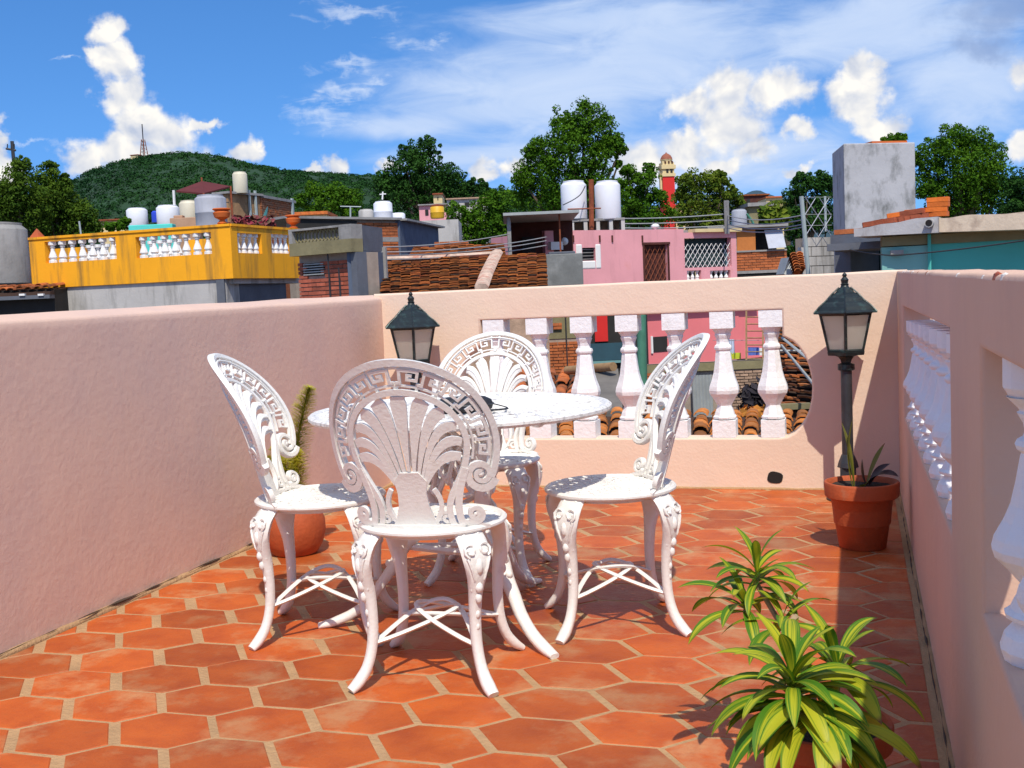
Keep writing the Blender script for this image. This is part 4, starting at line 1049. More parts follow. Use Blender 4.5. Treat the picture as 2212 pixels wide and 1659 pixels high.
def clump(mb, c, r, n=10, t=None, flat=.8, leaf=.42):
    """a handful of leaf sprays round a centre, facing out and up"""
    for k in range(n):
        d = Vector((random.gauss(0, 1), random.gauss(0, 1), random.gauss(.25, 1))).normalized()
        p = c+Vector((d.x, d.y, d.z*flat))*r*random.uniform(.6, 1.05); nrm = (d+Vector((random.gauss(0, .45), random.gauss(0, .45), random.gauss(.25, .45)))).normalized()
        a = nrm.orthogonal().normalized(); a.rotate(Matrix.Rotation(random.random()*6.283, 3, nrm)); b = nrm.cross(a); s = r*leaf*random.uniform(.7, 1.3)
        mb.add([p-a*s, p-b*s*.62+nrm*s*.12, p+a*s, p+b*s*.62+nrm*s*.12], [(0, 1, 2, 3)], min(1, max(0, (t if t is not None else .5)+random.uniform(-.25, .25))))
RNG = np.random.default_rng(4)
def unit(a): return a/np.maximum(1e-9, np.linalg.norm(a, axis=1, keepdims=True))
def sprays(centres, radii, per, half, tints, flat=.85, rough=.5):
    """leaf sprays on the skins of many small clumps: centres (n,3), radii (n,), per clump, half size of a spray"""
    n = len(centres); C = np.repeat(centres, per, 0); R_ = np.repeat(radii, per)[:, None]; T = np.repeat(tints, per)
    d = unit(RNG.normal(size=(n*per, 3))+[0, 0, .35]); p = C+d*[1, 1, flat]*R_*RNG.uniform(.72, 1.08, (n*per, 1))
    nr = unit(d+RNG.normal(0, rough, (n*per, 3))+[0, 0, .2]); a = unit(np.cross(nr, RNG.normal(size=(n*per, 3)))); b = np.cross(nr, a)
    s = half*RNG.uniform(.5, 1.5, (n*per, 1)); V = np.stack([p-a*s, p-b*s*.6+nr*s*.15, p+a*s, p+b*s*.6+nr*s*.15], 1).reshape(-1, 3)
    return V, np.clip(T+RNG.normal(0, .14, n*per), 0, 1)
def leaf_object(name, V, T, m_, parent=None, kind=None):
    off = np.array(wloc(parent)) if parent else np.zeros(3); nq = len(T); me = bpy.data.meshes.new(name)
    me.vertices.add(nq*4); me.vertices.foreach_set('co', (V-off).astype('f').ravel()); me.loops.add(nq*4); me.loops.foreach_set('vertex_index', np.arange(nq*4, dtype='i'))
    me.polygons.add(nq); me.polygons.foreach_set('loop_start', np.arange(0, nq*4, 4, dtype='i')); me.update(calc_edges=True)
    at = me.attributes.new('tint', 'FLOAT', 'FACE'); at.data.foreach_set('value', T.astype('f')); me.materials.append(m_)
    o = bpy.data.objects.new(name, me); COL.objects.link(o); o.parent = parent
    if kind: o['kind'] = kind
    return o
random.seed(11)
cs_ = []; rs_ = []; ts_ = []
for k in range(6500):
    i = random.randrange(2, 84); j = random.randrange(2, 22); v = hv[i*27+j]; w = hv[(i+1)*27+j]; q = hv[i*27+j+1]
    p = Vector(v)+(Vector(w)-Vector(v))*random.random()+(Vector(q)-Vector(v))*random.random(); r = random.uniform(2.2, 4.6)*(1 if j < 16 else .8)
    cs_.append(tuple(p+Vector((0, 0, r*.1)))); rs_.append(r); ts_.append(.42+.7*noise.noise(p*.012)+.7*noise.noise(p*.0045))
V_, T_ = sprays(np.array(cs_), np.array(rs_), 40, .74, np.array(ts_), .75, .5)
leaf_object('forest', V_, T_, M_HILLT, kind='stuff')
fh = [(1560, 430), (1605, 417), (1622, 406), (1640, 404), (1658, 412), (1690, 424), (1720, 420), (1750, 424), (1800, 440)]
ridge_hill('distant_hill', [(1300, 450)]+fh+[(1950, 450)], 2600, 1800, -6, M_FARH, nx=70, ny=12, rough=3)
# radio mast on the hill
b0, t0 = S(312, 345, 948), S(311, 268, 948)
ms = empty('radio_mast', b0-Vector((0, 0, 4)), 'thin lattice radio mast on top of the green hill', 'mast')
mb = MB(); H_ = t0.z-b0.z+4; bb = b0-Vector((0, 0, 4))
for k in range(4):
    a = PI/4+PI/2*k; mb.tube([bb+Vector((math.cos(a)*4.2, math.sin(a)*4.2, 0)), bb+Vector((math.cos(a)*1.3, math.sin(a)*1.3, H_*.62))], .34, 4)
part('tower_leg', mb, M_RUST, ms)
mb = MB()
for q in range(7):
    z0, z1 = H_*.62*q/7, H_*.62*(q+1)/7; r0, r1 = 4.2-2.9*q/7, 4.2-2.9*(q+1)/7
    for k in range(4):
        a, a2 = PI/4+PI/2*k, PI/4+PI/2*(k+1); mb.tube([bb+Vector((math.cos(a)*r0, math.sin(a)*r0, z0)), bb+Vector((math.cos(a2)*r1, math.sin(a2)*r1, z1))], .2, 4)
part('bracing', mb, M_GALV, ms)
mb = MB(); mb.tube([bb+Vector((0, 0, H_*.55)), bb+Vector((0, 0, H_))], .45, 5); part('aerial', mb, M_WIRED, ms)
hut = empty('hut', b0-Vector((8, 0, 2)), 'tiny pale hut beside the radio mast on the hill', 'hut')
part('wall', MB().box(b0-Vector((8, 0, -1)), (7, 5, 6)), M_CREAM, hut); part('roof', MB().box(b0-Vector((8, 0, -4.3)), (8, 6, .6)), M_RUST, hut)

# ------------------------------------------------------------------ trees
def tree(name, label, lobes, d, base, leaf, n=1.0, size=1.0, trunk=.22, depth=.6, limbs=True, bark=None, group=None):
    """lobes: (x, y, radius) sight-line circles of the crown at distance d; base (x, z of the ground)"""
    pts = []
    for (x, y, r) in lobes:
        R_ = r*d/FOCAL; c = S(x, y, d)+HF*random.uniform(-1, 1)*R_*depth; pts.append((c, R_))
    cx = sum((p[0] for p in pts), Vector())/len(pts); foot = Vector((cx.x, cx.y, base))
    t = empty(name, foot, label, 'tree', group); mb = MB()
    px_ = d/FOCAL; C_ = []; Q_ = []; T_ = []
    for c, R_ in pts:
        k = int(10+n*26*(R_/px_/40)**1.6); sub_ = R_*.42*(40/max(20, R_/px_))**.35
        dd = unit(RNG.normal(size=(k, 3))+[0, 0, .2]); rr = R_*np.clip(RNG.random((k, 1))**.35, .25, 1)*.92; out_ = RNG.random(k) < .14; rr[out_] = R_*RNG.uniform(.95, 1.22, (int(out_.sum()), 1)); cc = np.array(c)+dd*rr*[1, 1, .95]
        C_.append(cc); Q_.append(sub_*np.where(out_, RNG.uniform(.3, .6, k), RNG.uniform(.55, 1.15, k))); T_.append(.42+.16*dd[:, 2]+RNG.normal(0, .17, k))
    C_ = np.concatenate(C_); Q_ = np.concatenate(Q_); T_ = np.concatenate(T_)
    V_, T_ = sprays(C_, Q_, int(64*n), 2.7*px_, T_)
    leaf_object('crown', V_, T_, leaf, t)
    mb = MB(); top = cx+Vector((0, 0, 0)); P = [foot, foot.lerp(top, .5)+Vector((random.uniform(-.2, .2), random.uniform(-.2, .2), 0)), top]; mb.tube(P, [trunk*1.3, trunk, trunk*.55], 8)
    if limbs:
        for c, R_ in pts:
            s = foot.lerp(top, random.uniform(.5, .9)); mb.tube([s, s.lerp(c, .55)+Vector((0, 0, .1*R_)), c], [trunk*.45, trunk*.3, trunk*.1], 5)
    part('trunk', mb, bark or M_BARK, t, smooth=60); return t
random.seed(3)
tree('mango_tree', 'tall domed green tree rising above the white water tanks', [(1262, 262, 44), (1225, 285, 46), (1295, 285, 42), (1318, 318, 30), (1180, 330, 42), (1235, 335, 55), (1285, 350, 40), (1160, 375, 48), (1215, 395, 60), (1270, 410, 52), (1140, 425, 46), (1190, 440, 50), (1250, 450, 50), (1338, 330, 15), (1330, 300, 20), (1300, 430, 40), (1335, 355, 9), (1150, 330, 20), (1130, 390, 24)], 75, GZ, M_LEAF, 1.0, 1.1, .5)
tree('broadleaf_tree', 'dark flat topped tree standing against the sky at the right end of the hill', [(885, 325, 22), (925, 322, 24), (905, 345, 26), (880, 372, 40), (930, 375, 42), (970, 385, 32), (850, 395, 34), (900, 410, 45), (960, 415, 44), (1000, 410, 30), (1030, 405, 20), (830, 400, 26), (1050, 412, 18), (905, 440, 40), (960, 440, 40), (850, 425, 36)], 150, GZ, M_LEAFD, 0.95, 1.0, .6)
tree('ficus_tree', 'pointed leafy green tree at the far left, right of the cross shaped pole', [(45, 362, 22), (44, 395, 34), (60, 430, 44), (30, 440, 44), (10, 420, 28), (20, 470, 44), (70, 470, 40)], 44, GZ, M_LEAFC, 1.0, .62, .22)
tree('ficus_tree', 'pointed leafy green tree beside the left end of the yellow parapet', [(104, 366, 18), (106, 392, 28), (110, 425, 40), (88, 420, 30), (130, 432, 34), (150, 455, 34), (168, 470, 32), (185, 468, 24), (120, 470, 46), (160, 490, 40), (95, 490, 40), (195, 492, 22), (140, 400, 15), (140, 380, 8)], 46, GZ, M_LEAFC, 1.0, .62, .22)
tree('bushy_tree', 'bright green bushes under the hill, left of the grey rooftop tanks', [(680, 420, 28), (720, 425, 30), (760, 432, 28), (700, 450, 34), (750, 455, 30), (655, 440, 22)], 120, GZ, M_LEAF, .9, .8, .2, group=None)
tree('bushy_tree', 'rounded green tree in front of the dark brick shed', [(985, 470, 30), (1020, 480, 30), (1050, 460, 34), (1075, 440, 36), (1010, 505, 30), (1060, 500, 34), (1085, 475, 34), (1090, 515, 26), (1035, 525, 24), (970, 495, 20)], 48, GZ, M_LEAF, 1.0, .7, .2)
tree('bushy_tree', 'green tree between the white tanks and the red church tower', [(1365, 385, 26), (1395, 400, 28), (1345, 405, 24), (1405, 370, 18), (1380, 430, 36), (1420, 435, 28), (1350, 445, 34), (1400, 465, 34), (1440, 470, 26), (1355, 370, 12), (1360, 480, 30)], 70, GZ, M_LEAF, .95, .7, .2)
tree('bushy_tree', 'yellow green tree just to the right of the red church tower', [(1500, 390, 24), (1475, 395, 18), (1530, 400, 30), (1560, 400, 24), (1575, 420, 22), (1510, 425, 34), (1480, 435, 26), (1550, 440, 34), (1505, 465, 36), (1565, 465, 28), (1595, 440, 16), (1540, 485, 26), (1552, 375, 9), (1480, 480, 24), (1563, 378, 8)], 62, GZ, M_LEAFY, .95, .6, .2)
tree('bushy_tree', 'dark green tree to the left of the tall concrete water box', [(1722, 385, 12), (1740, 400, 24), (1770, 395, 26), (1790, 410, 28), (1715, 420, 20), (1735, 440, 28), (1775, 445, 32), (1715, 465, 22), (1755, 480, 30), (1790, 480, 26), (1715, 505, 20), (1735, 535, 24), (1710, 545, 16)], 40, GZ, M_LEAFD, 1.0, .5, .18)
tree('round_tree', 'big dense round tree on the right behind the concrete water box', [(2055, 315, 40), (2100, 310, 38), (2130, 335, 40), (2010, 335, 34), (2060, 360, 50), (2120, 380, 50), (2000, 385, 36), (2050, 410, 50), (2110, 425, 50), (2160, 420, 44), (2000, 430, 36), (2150, 385, 34), (2080, 450, 46), (1985, 345, 18), (2030, 465, 30)], 46, GZ, M_LEAF, 1.0, .7, .35)
tree('round_tree', 'tree at the right edge of the photo, lower than its round neighbour', [(2200, 400, 34), (2215, 430, 40), (2190, 440, 34), (2235, 400, 40), (2240, 450, 40), (2180, 455, 24)], 40, GZ, M_LEAFD, 1.0, .6, .25)
tree('round_tree', 'green shrub crown peeping over the tall concrete water box', [(1925, 302, 14), (1945, 299, 12), (1910, 305, 8)], 30, GZ, M_LEAF, 1.0, .4, .1, limbs=False)
tree('bushy_tree', 'small green bush between the left trees and the white tanks', [(262, 487, 12), (248, 492, 12), (272, 478, 9), (235, 490, 10)], 34, GZ, M_LEAF, 1.0, .4, .08, limbs=False)
# palm beside the fence
pm = empty('palm_tree', XY(1700, 440, 44).to_3d()+Vector((0, 0, GZ)), 'palm with thin drooping fronds to the left of the tall green pole', 'tree')
top = S(1700, 440, 44); mb = MB(); mb.tube([Vector((top.x, top.y, GZ)), top], [.16, .11], 8); part('trunk', mb, M_BARK, pm, smooth=60)
for k in range(13):
    a = k*2.4; d = Vector((math.cos(a), math.sin(a), 0)); mb = MB(); L_ = random.uniform(.9, 1.25); P = [top+d*L_*q/8+Vector((0, 0, .45*L_*(q/8)*(1.5-2.1*q/8))) for q in range(9)]
    for q in range(8):
        s = d.cross(Vector((0, 0, 1)))
        for sg in (-1, 1):
            for e in (0, .5):
                p = P[q].lerp(P[q+1], e); tip = p+s*sg*.26*(1-q/11)+d*.12+Vector((0, 0, -.13)); mb.add([p, p+d*.05, tip], [(0, 1, 2)], random.random())
    mb.tube(P, .012, 4, t=.5); part('frond', mb, M_LEAFY, pm, tint=True)

# ------------------------------------------------------------------ church tower
D_ = 260; c = S(1442, 430, D_); px = D_/FOCAL; yaw_ = math.atan2(HF.y, HF.x)-PI/2+.15; Rz = Matrix.Rotation(yaw_, 3, 'Z')
ch = empty('church_tower', Vector((c.x, c.y, GZ)), 'red and cream church tower with a brown dome, far behind the trees', 'tower')
zb = lambda y: zat(1442, y, D_)
w = 26*px
part('shaft', MB().box((c.x, c.y, (GZ+zb(379))/2), (w, w, zb(379)-GZ), Rz), M_RED, ch)
mb = MB(); mb.box((c.x, c.y, (zb(379)+zb(352))/2), (w*.98, w*.98, zb(352)-zb(379)), Rz); mb.box((c.x, c.y, zb(379)), (w*1.15, w*1.15, .7), Rz); mb.box((c.x, c.y, zb(362)), (w*1.2, w*1.2, .9), Rz)
part('belfry', mb, M_CREAM, ch)
mb = MB(); mb.lathe([(w*.47, zb(358)), (w*.47, zb(347)), (w*.52, zb(346)), (w*.52, zb(345))], 8, (c.x, c.y, 0)); part('drum', mb, M_CREAM, ch)
mb = MB(); mb.lathe([(w*.50, zb(345)), (w*.47, zb(341)), (w*.36, zb(336)), (w*.18, zb(332.5)), (w*.06, zb(331)), (.1, zb(329))], 12, (c.x, c.y, 0)); part('dome', mb, mat('brown_dome', (.28, .09, .05), .8), ch, smooth=40)
for sx in (-.5, .5): part('window', MB().box(Vector((c.x, c.y, zb(371)))+Rz @ Vector((sx*.0+.0+(w*.25 if sx > 0 else -w*.1), -w*.5, 0)), (w*.17, .3, 8*px), Rz), M_DARK, ch)
for sx in (-.25, .05, .33): part('window', MB().box(Vector((c.x, c.y, zb(352)))+Rz @ Vector((sx*w, -w*.47, 0)), (w*.13, .4, 5*px), Rz), M_DARKR, ch)
part('side_strip', MB().box(Vector((c.x, c.y, zb(405)))+Rz @ Vector((-w*.6, -w*.2, 0)), (w*.16, w*.3, 60*px), Rz), M_CREAM, ch)
chn = empty('church', Vector((c.x, c.y+6, GZ)), 'cream church body half hidden by trees below the red tower', 'building')
part('wall', MB().box((c.x, c.y+10, (GZ+zb(445))/2), (w*2.0, 12, zb(445)-GZ), Rz), M_CREAM, chn)
part('roof', MB().box((c.x, c.y+10, zb(444)), (w*2.2, 13, .8), Rz), M_TILE, chn)

# ------------------------------------------------------------------ far houses
def far_house(label, x0, x1, yt, yb_, d, wall, roof, wins=2, thick=4.0, slab=3):
    F = Face(x0, yt, d, x1, yt, d); z1 = zat(x0, yt, d); h = empty('house', Vector((*((F.a+F.b)/2), GZ)), label, 'house', 'far houses between the trees')
    mb = MB(); F.slab(mb, 0, F.L, GZ, z1, -thick, 0); part('wall', mb, wall, h)
    zs_ = slab*d/FOCAL; mb = MB(); F.slab(mb, -zs_*.6, F.L+zs_*.6, z1+.01, z1+zs_, -thick-.2, .25); part('roof', mb, roof, h)
    for k in range(wins):
        t = F.L*(k+.6)/(wins+.2); hh = (zat(x0, yt, d)-zat(x0, yb_, d)); mb = MB(); F.slab(mb, t-F.L*.06, t+F.L*.06, z1-hh*.6, z1-hh*.25, -.05, .04); part('window', mb, M_DARK, h)
    return h
far_house('small pink far house behind the yellow barrel', 905, 965, 445, 480, 95, M_PINKH, M_CONC, 2)
far_house('pale far house with a brown roof right of the pink one', 965, 1052, 432, 460, 105, M_CONCL, M_STONE, 3)
far_house('narrow cream far house tower above the pink house', 936, 955, 421, 440, 110, M_CREAM, M_RUST, 1)
far_house('red roofed far house left of the grey shed', 640, 705, 466, 480, 75, M_CREAM, M_TILE, 1, slab=7)
far_house('far house with a tiled roof below the bluish distant hill', 1600, 1660, 424, 450, 140, M_DARKR, M_TILE, 2)
far_house('cream far house below the bluish distant hill', 1655, 1692, 428, 450, 120, M_CREAM, M_BRICK, 2)
far_house('grey green far house above the brick hut roof', 1618, 1672, 447, 470, 60, M_OLIVE, M_CONC, 1, slab=8)
far_house('small pale far house by the left trees', 215, 268, 478, 500, 60, M_CREAM, M_RUST, 1)

# ------------------------------------------------------------------ left: grey round tank and low tiled house
t = tank(Vector((*XY(6, 600, 24), zat(6, 615, 24))), 56*24/FOCAL, 132*24/FOCAL, 'big round grey concrete tank cut by the left edge of the photo', M_CONC, ribs=0)
lh = empty('house', Vector((*XY(30, 640, 23), GZ)), 'low dark house with a tiled eave under the grey round tank', 'house')
F = Face(-160, 640, 22.3, 118, 640, 22.3); z1 = zat(30, 628, 22.3)
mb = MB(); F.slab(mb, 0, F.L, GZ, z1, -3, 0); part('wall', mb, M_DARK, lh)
mb = MB(); F.slab(mb, -.1, F.L, zat(30, 648, 22.3), zat(30, 640, 22.3), .0, .25); part('ledge', mb, M_CONCD, lh)
for x in (-40, 2, 60, 100):
    t0, z0 = F.find(x, 642); mb = MB(); F.slab(mb, t0-.05, t0+.06, z0+.03, z0+.07, .1, .28); part('bracket', mb, M_WHITE, lh)
A, B = F.at(0, z1, .2), F.at(F.L, z1, .2); k = Vector((F.n.x, F.n.y, 0))*.9+Vector((0, 0, .1)); tiled_roof(lh, A, B, B+k, A+k, .17, .4, 60)

# ------------------------------------------------------------------ yellow balustraded house
def small_baluster(h, w, m_=M_WHITE):
    mb = MB(); pr = [(.5, 0), (.5, .12), (.3, .15), (.5, .25), (.42, .36), (.24, .55), (.2, .68), (.32, .74), (.2, .78), (.46, .84), (.46, 1.0)]
    mb.lathe([(r*w, z*h) for r, z in pr], 8); return mesh_from(mb, 'baluster', m_)
def pierced(F, z0, z1, t1, wins, th, mb, off=0.0, t_start=0.0):
    """wall band with rectangular openings; wins: (t0, t1, zlo, zhi)"""
    t = t_start
    for (a, b, lo, hi) in wins:
        F.slab(mb, t, a, z0, z1, off-th, off); F.slab(mb, a, b, z0, lo, off-th, off); F.slab(mb, a, b, hi, z1, off-th, off); t = b
    F.slab(mb, t, t1, z0, z1, off-th, off)
yh = empty('house', Vector((*XY(300, 640, 22.5), GZ)), 'ochre yellow roof terrace house with white balusters and dark rain streaks', 'house')
F1 = Face(62, 520, 23.2, 497, 490, 21.6); F2 = Face(497, 490, 21.6, 648, 500, 24.0)
zt1 = zat(300, 503, 22.4); zb1 = zat(300, 612, 22.4); zt_l = zat(64, 520, 23.2); zt_r = zat(497, 490, 21.6)
r1 = F1.rect(97, 545, 250, 515); r2 = F1.rect(296, 548, 456, 508); 
r1 = (F1.find(97, 540)[0], F1.find(251, 540)[0], zat(170, 563, 23)-.02, zat(170, 519, 23)); r2 = (F1.find(294, 540)[0], F1.find(457, 530)[0], zat(375, 554, 22.2), zat(375, 508, 22.2))
mb = MB(); pierced(F1, zb1, zt1, F1.L, [r1, r2], .16, mb); part('parapet', mb, M_YELLOW, yh)
for (a, b, lo, hi) in (r1, r2):
    bm_ = small_baluster(hi-lo, .17)
    for k in range(7): inst('baluster', bm_, yh, F1.at(a+(b-a)*(k+.5)/7, lo, -.08)-wloc(yh))
q1 = (F2.find(513, 520)[0], F2.find(565, 520)[0], zat(540, 546, 22), zat(540, 503, 22)); q2 = (F2.find(586, 520)[0], F2.find(628, 520)[0], zat(607, 546, 23), zat(607, 504, 23))
mb = MB(); pierced(F2, zb1, zt1, F2.L, [q1, q2], .16, mb); part('parapet', mb, M_YELLOW, yh)
for (a, b, lo, hi) in (q1, q2):
    bm_ = small_baluster(hi-lo, .13)
    for k in range(4): inst('baluster', bm_, yh, F2.at(a+(b-a)*(k+.5)/4, lo, -.08)-wloc(yh))
mb = MB()
for F in (F1, F2): F.slab(mb, .01 if F is F2 else 0, F.L, zt1+.002, zt1+.05, -.18, .025)
part('coping', mb, M_YELLOW, yh)
tt0 = F1.find(112, 620)[0]; tt1 = F1.find(484, 600)[0]; mb = MB(); F1.slab(mb, tt0, tt1, GZ, zb1-.002, -.5, -.05)
part('lower_wall', mb, M_CONCL, yh)
mb = MB(); F2.slab(mb, .0, F2.find(636, 600)[0], GZ, zb1-.002, -.4, -.22); part('lower_wall', mb, M_CONCD, yh)
mb = MB(); F1.slab(mb, .1, F1.L-.1, zb1-.1, zb1+.02, -3.0, -.17); part('terrace_slab', mb, M_CONCL, yh)
Fb = Face(80, 530, 26.5, 480, 500, 24.8); mb = MB(); Fb.slab(mb, 0, Fb.L*.26, zb1, zt1-.02, -.15, 0); Fb.slab(mb, Fb.L*.82, Fb.L, zb1, zt1-.02, -.15, 0); Fb.slab(mb, Fb.L*.26, Fb.L*.82, zb1, zb1+.6, -.15, 0); part('rear_parapet', mb, M_YELLOW, yh)
bm_ = small_baluster(.42, .17)
for k in range(12): inst('baluster', bm_, yh, Fb.at(Fb.L*(.28+.53*k/11), zb1+.6, -.08)-wloc(yh))
def urn(loc, s, label):
    r = empty('urn', loc, label, 'urn', 'terracotta urns on the yellow parapet'); mb = MB(); mb.lathe([(.10*s, 0), (.12*s, .03*s), (.07*s, .07*s), (.06*s, .10*s), (.17*s, .16*s), (.20*s, .26*s), (.15*s, .30*s), (.21*s, .34*s), (.20*s, .36*s)], 16); part('body', mb, mat('orange_urn', (.55, .12, .02), .8), r, smooth=40, local=True)
urn(F1.at(F1.L-.22, zt1+.05, -.08), .85, 'orange urn on the front corner of the yellow parapet')
urn(F2.at(F2.L-.12, zt1+.05, -.08), .8, 'orange urn on the right end of the yellow parapet')
part('finial', MB().add([F1.at(.02, zt1+.05, 0), F1.at(.26, zt1+.05, 0), F1.at(.26, zt1+.05, -.2), F1.at(.02, zt1+.05, -.2), F1.at(.14, zt1+.24, -.1)], [(0, 1, 4), (1, 2, 4), (2, 3, 4), (3, 0, 4)]), M_POT, yh)
pole('thin_pole', S(176, 515, 24), S(171, 478, 24), .02, M_GALV, 'thin grey pole standing behind the left part of the yellow parapet', 'pole')
# items behind the yellow house
tank(Vector((*XY(297, 480, 40), zat(297, 492, 40))), 22*40/FOCAL, 42*40/FOCAL, 'leftmost cream white tank behind the turquoise ledge', M_WTANK, ribs=0)
tank(Vector((*XY(364, 480, 40), zat(364, 492, 40))), 24*40/FOCAL, 48*40/FOCAL, 'cream white tank under the white pipe', M_WTANK, ribs=0)
tank(Vector((*XY(410, 470, 43), zat(410, 492, 43))), 21*43/FOCAL, 58*43/FOCAL, 'cream tank behind the beige brick block', M_CTANK, ribs=0)
tank(Vector((*XY(458, 490, 35), zat(458, 494, 35))), 33*35/FOCAL, 72*35/FOCAL, 'big grey drum tank under the maroon canopy', M_GTANK, ribs=1)
tank(Vector((*XY(520, 415, 42), zat(520, 418, 42))), 15.5*42/FOCAL, 46*42/FOCAL, 'tall narrow cream tank standing on top of the brick tower', M_CTANK, ribs=0)
mb = MB(); F = Face(327, 462, 41, 341, 462, 41); F.slab(mb, 0, F.L, zat(334, 480, 41), zat(334, 458, 41), -.3, 0); mb.lathe([(.12, zat(334, 458, 41)), (.06, zat(334, 455, 41))], 10, (*XY(334, 458, 41.15), 0)); o = part('blue_container', mb, M_BLUE); tag(o, 'blue plastic container between the two cream white tanks', 'container')
mb = MB(); F = Face(277, 487, 36, 372, 483, 36); F.slab(mb, 0, F.L, GZ, zat(320, 485, 36), -.4, 0); o = part('roof_wall', mb, M_AQUA, bevel=.02); tag(o, 'bright aqua painted ledge behind the yellow parapet', 'wall')
mb = MB(); F = Face(366, 470, 37, 427, 470, 37); F.slab(mb, 0, F.L, GZ, zat(395, 470, 37), -.5, 0); F.slab(mb, .1, .4, zat(395, 470, 37), zat(395, 464, 37), -.4, -.1); o = part('roof_wall', mb, mat('beige_block', (.46, .27, .17), .9, .1, 3, .3, 12), bevel=.02); tag(o, 'beige block wall in front of the cream tank', 'wall')
pole('white_pipe', S(377, 445, 40), S(375, 411, 40), .045, M_WHITE, 'white upright pipe beside the maroon canopy', 'pipe')
um = empty('roof_canopy', Vector((*XY(438, 490, 38), zat(438, 490, 38))), 'maroon canopy roof on a dark frame over the grey drum', 'canopy')
ctr = S(436, 391, 38); mb = MB(); cor = [S(380, 412, 37.0), S(440, 417, 36.6), S(498, 402, 38.2), S(440, 399, 40)]
mb.add([ctr]+cor+[q-Vector((0, 0, .05)) for q in cor], [(0, 1, 2), (0, 2, 3), (0, 3, 4), (0, 4, 1), (1, 5, 6, 2), (2, 6, 7, 3), (3, 7, 8, 4), (4, 8, 5, 1), (8, 7, 6, 5)]); part('canopy_sheet', mb, M_MAROON, um)
for q in (cor[1], S(427, 417, 37.2), cor[2]): mb = MB(); mb.tube([q, Vector((q.x, q.y, zat(438, 492, 38)))], .04, 5); part('post', mb, M_RUST, um)
mb = MB(); mb.tube([ctr-Vector((0, 0, .02)), ctr+Vector((0, 0, .12))], .03, 5); part('spike', mb, M_RUST, um)
mb = MB(); mb.tube([S(452, 425, 38), S(430, 492, 38)], .022, 5); mb.tube([S(430, 437, 37.9), S(495, 437, 37.9)], .018, 5); part('brace', mb, M_WIRED, um)
bt = empty('brick_tower', Vector((*XY(555, 480, 42), GZ)), 'unfinished brown brick rooftop tower below the narrow cream tank', 'building')
F = Face(492, 420, 41.5, 560, 420, 43); F_ = Face(560, 420, 43, 630, 428, 46)
mb = MB(); F.slab(mb, 0, F.L, GZ, zat(520, 420, 42), -.5, 0); part('wall', mb, mat('ruined_masonry', (.34, .20, .10), .95, .35, 4, .8, 8, stain=(.12, .06, .03), stain_scale=(2, 2, 2), stain_amt=.8), bt)
mb = MB(); F_.slab(mb, 0, F_.L, GZ, zat(590, 430, 44), -.5, 0); part('wall', mb, M_BRICK, bt)
bricks(bt, F_, 0.02, F_.L-.02, zat(590, 478, 44), zat(590, 430, 44), M_BRICK, .02, .25, .085, single=False)
mb = MB(); F.slab(mb, -.1, F.L+.1, zat(520, 420, 42)+.002, zat(520, 415, 42), -.7, .12); F_.slab(mb, .12, F_.L+.15, zat(590, 431, 44)+.004, zat(590, 425, 44), -.7, .12); part('roof_slab', mb, M_CONC, bt)
for x in (535, 548): mb = MB(); F.slab(mb, F.find(x, 440)[0], F.find(x+3, 440)[0], zat(540, 492, 42), zat(540, 408, 42), .03, .10); part('pipe', mb, M_GALV, bt)
mb = MB(); F_.slab(mb, F_.L*.92, F_.L*.97, zat(620, 492, 45), zat(620, 425, 45), .05, .12); part('pipe', mb, M_GALV, bt)
dish = empty('satellite_dish', S(575, 470, 34), 'teal satellite dish on the rooftop behind the yellow parapet', 'satellite dish')
mb = MB(); vs = [S(575, 470, 34)]; nrm = Vector((-.75, -.6, .35)).normalized(); a = nrm.orthogonal().normalized(); b_ = nrm.cross(a); fs = []
for q in range(1, 5):
    for k in range(20): th = 2*PI*k/20; r = .36*q/4; vs.append(vs[0]+a*math.cos(th)*r*.8+b_*math.sin(th)*r+nrm*.5*r*r)
fs = [(0, 1+k, 1+(k+1) % 20) for k in range(20)]+[(1+20*q+k, 1+20*(q+1)+k, 1+20*(q+1)+(k+1) % 20, 1+20*q+(k+1) % 20) for q in range(3) for k in range(20)]
part('reflector', mb.add(vs, fs), mat('teal_dish', (.06, .25, .24), .5), dish, smooth=60); mb = MB(); mb.tube([vs[0], vs[0]-nrm*.1, vs[0]+Vector((0, 0, -.55))], .025, 6); mb.tube([vs[0]-b_*.3, vs[0]+nrm*.4], .012, 5); part('arm', mb, M_GALV, dish)
o = part('bougainvillea', MB(), M_DARK) if False else None
mb = MB()
for k in range(120): clump(mb, S(random.uniform(508, 585), random.uniform(476, 490), 26), .14, 4, random.random(), .8, .6)
o = part('flower_bush', mb, mat('magenta_flowers', (.22, .01, .03), .7, .2, 4, tintmix=(.08, .05, .02)), tint=True); tag(o, 'dark magenta flowering bush behind the shaded yellow parapet', 'plant')

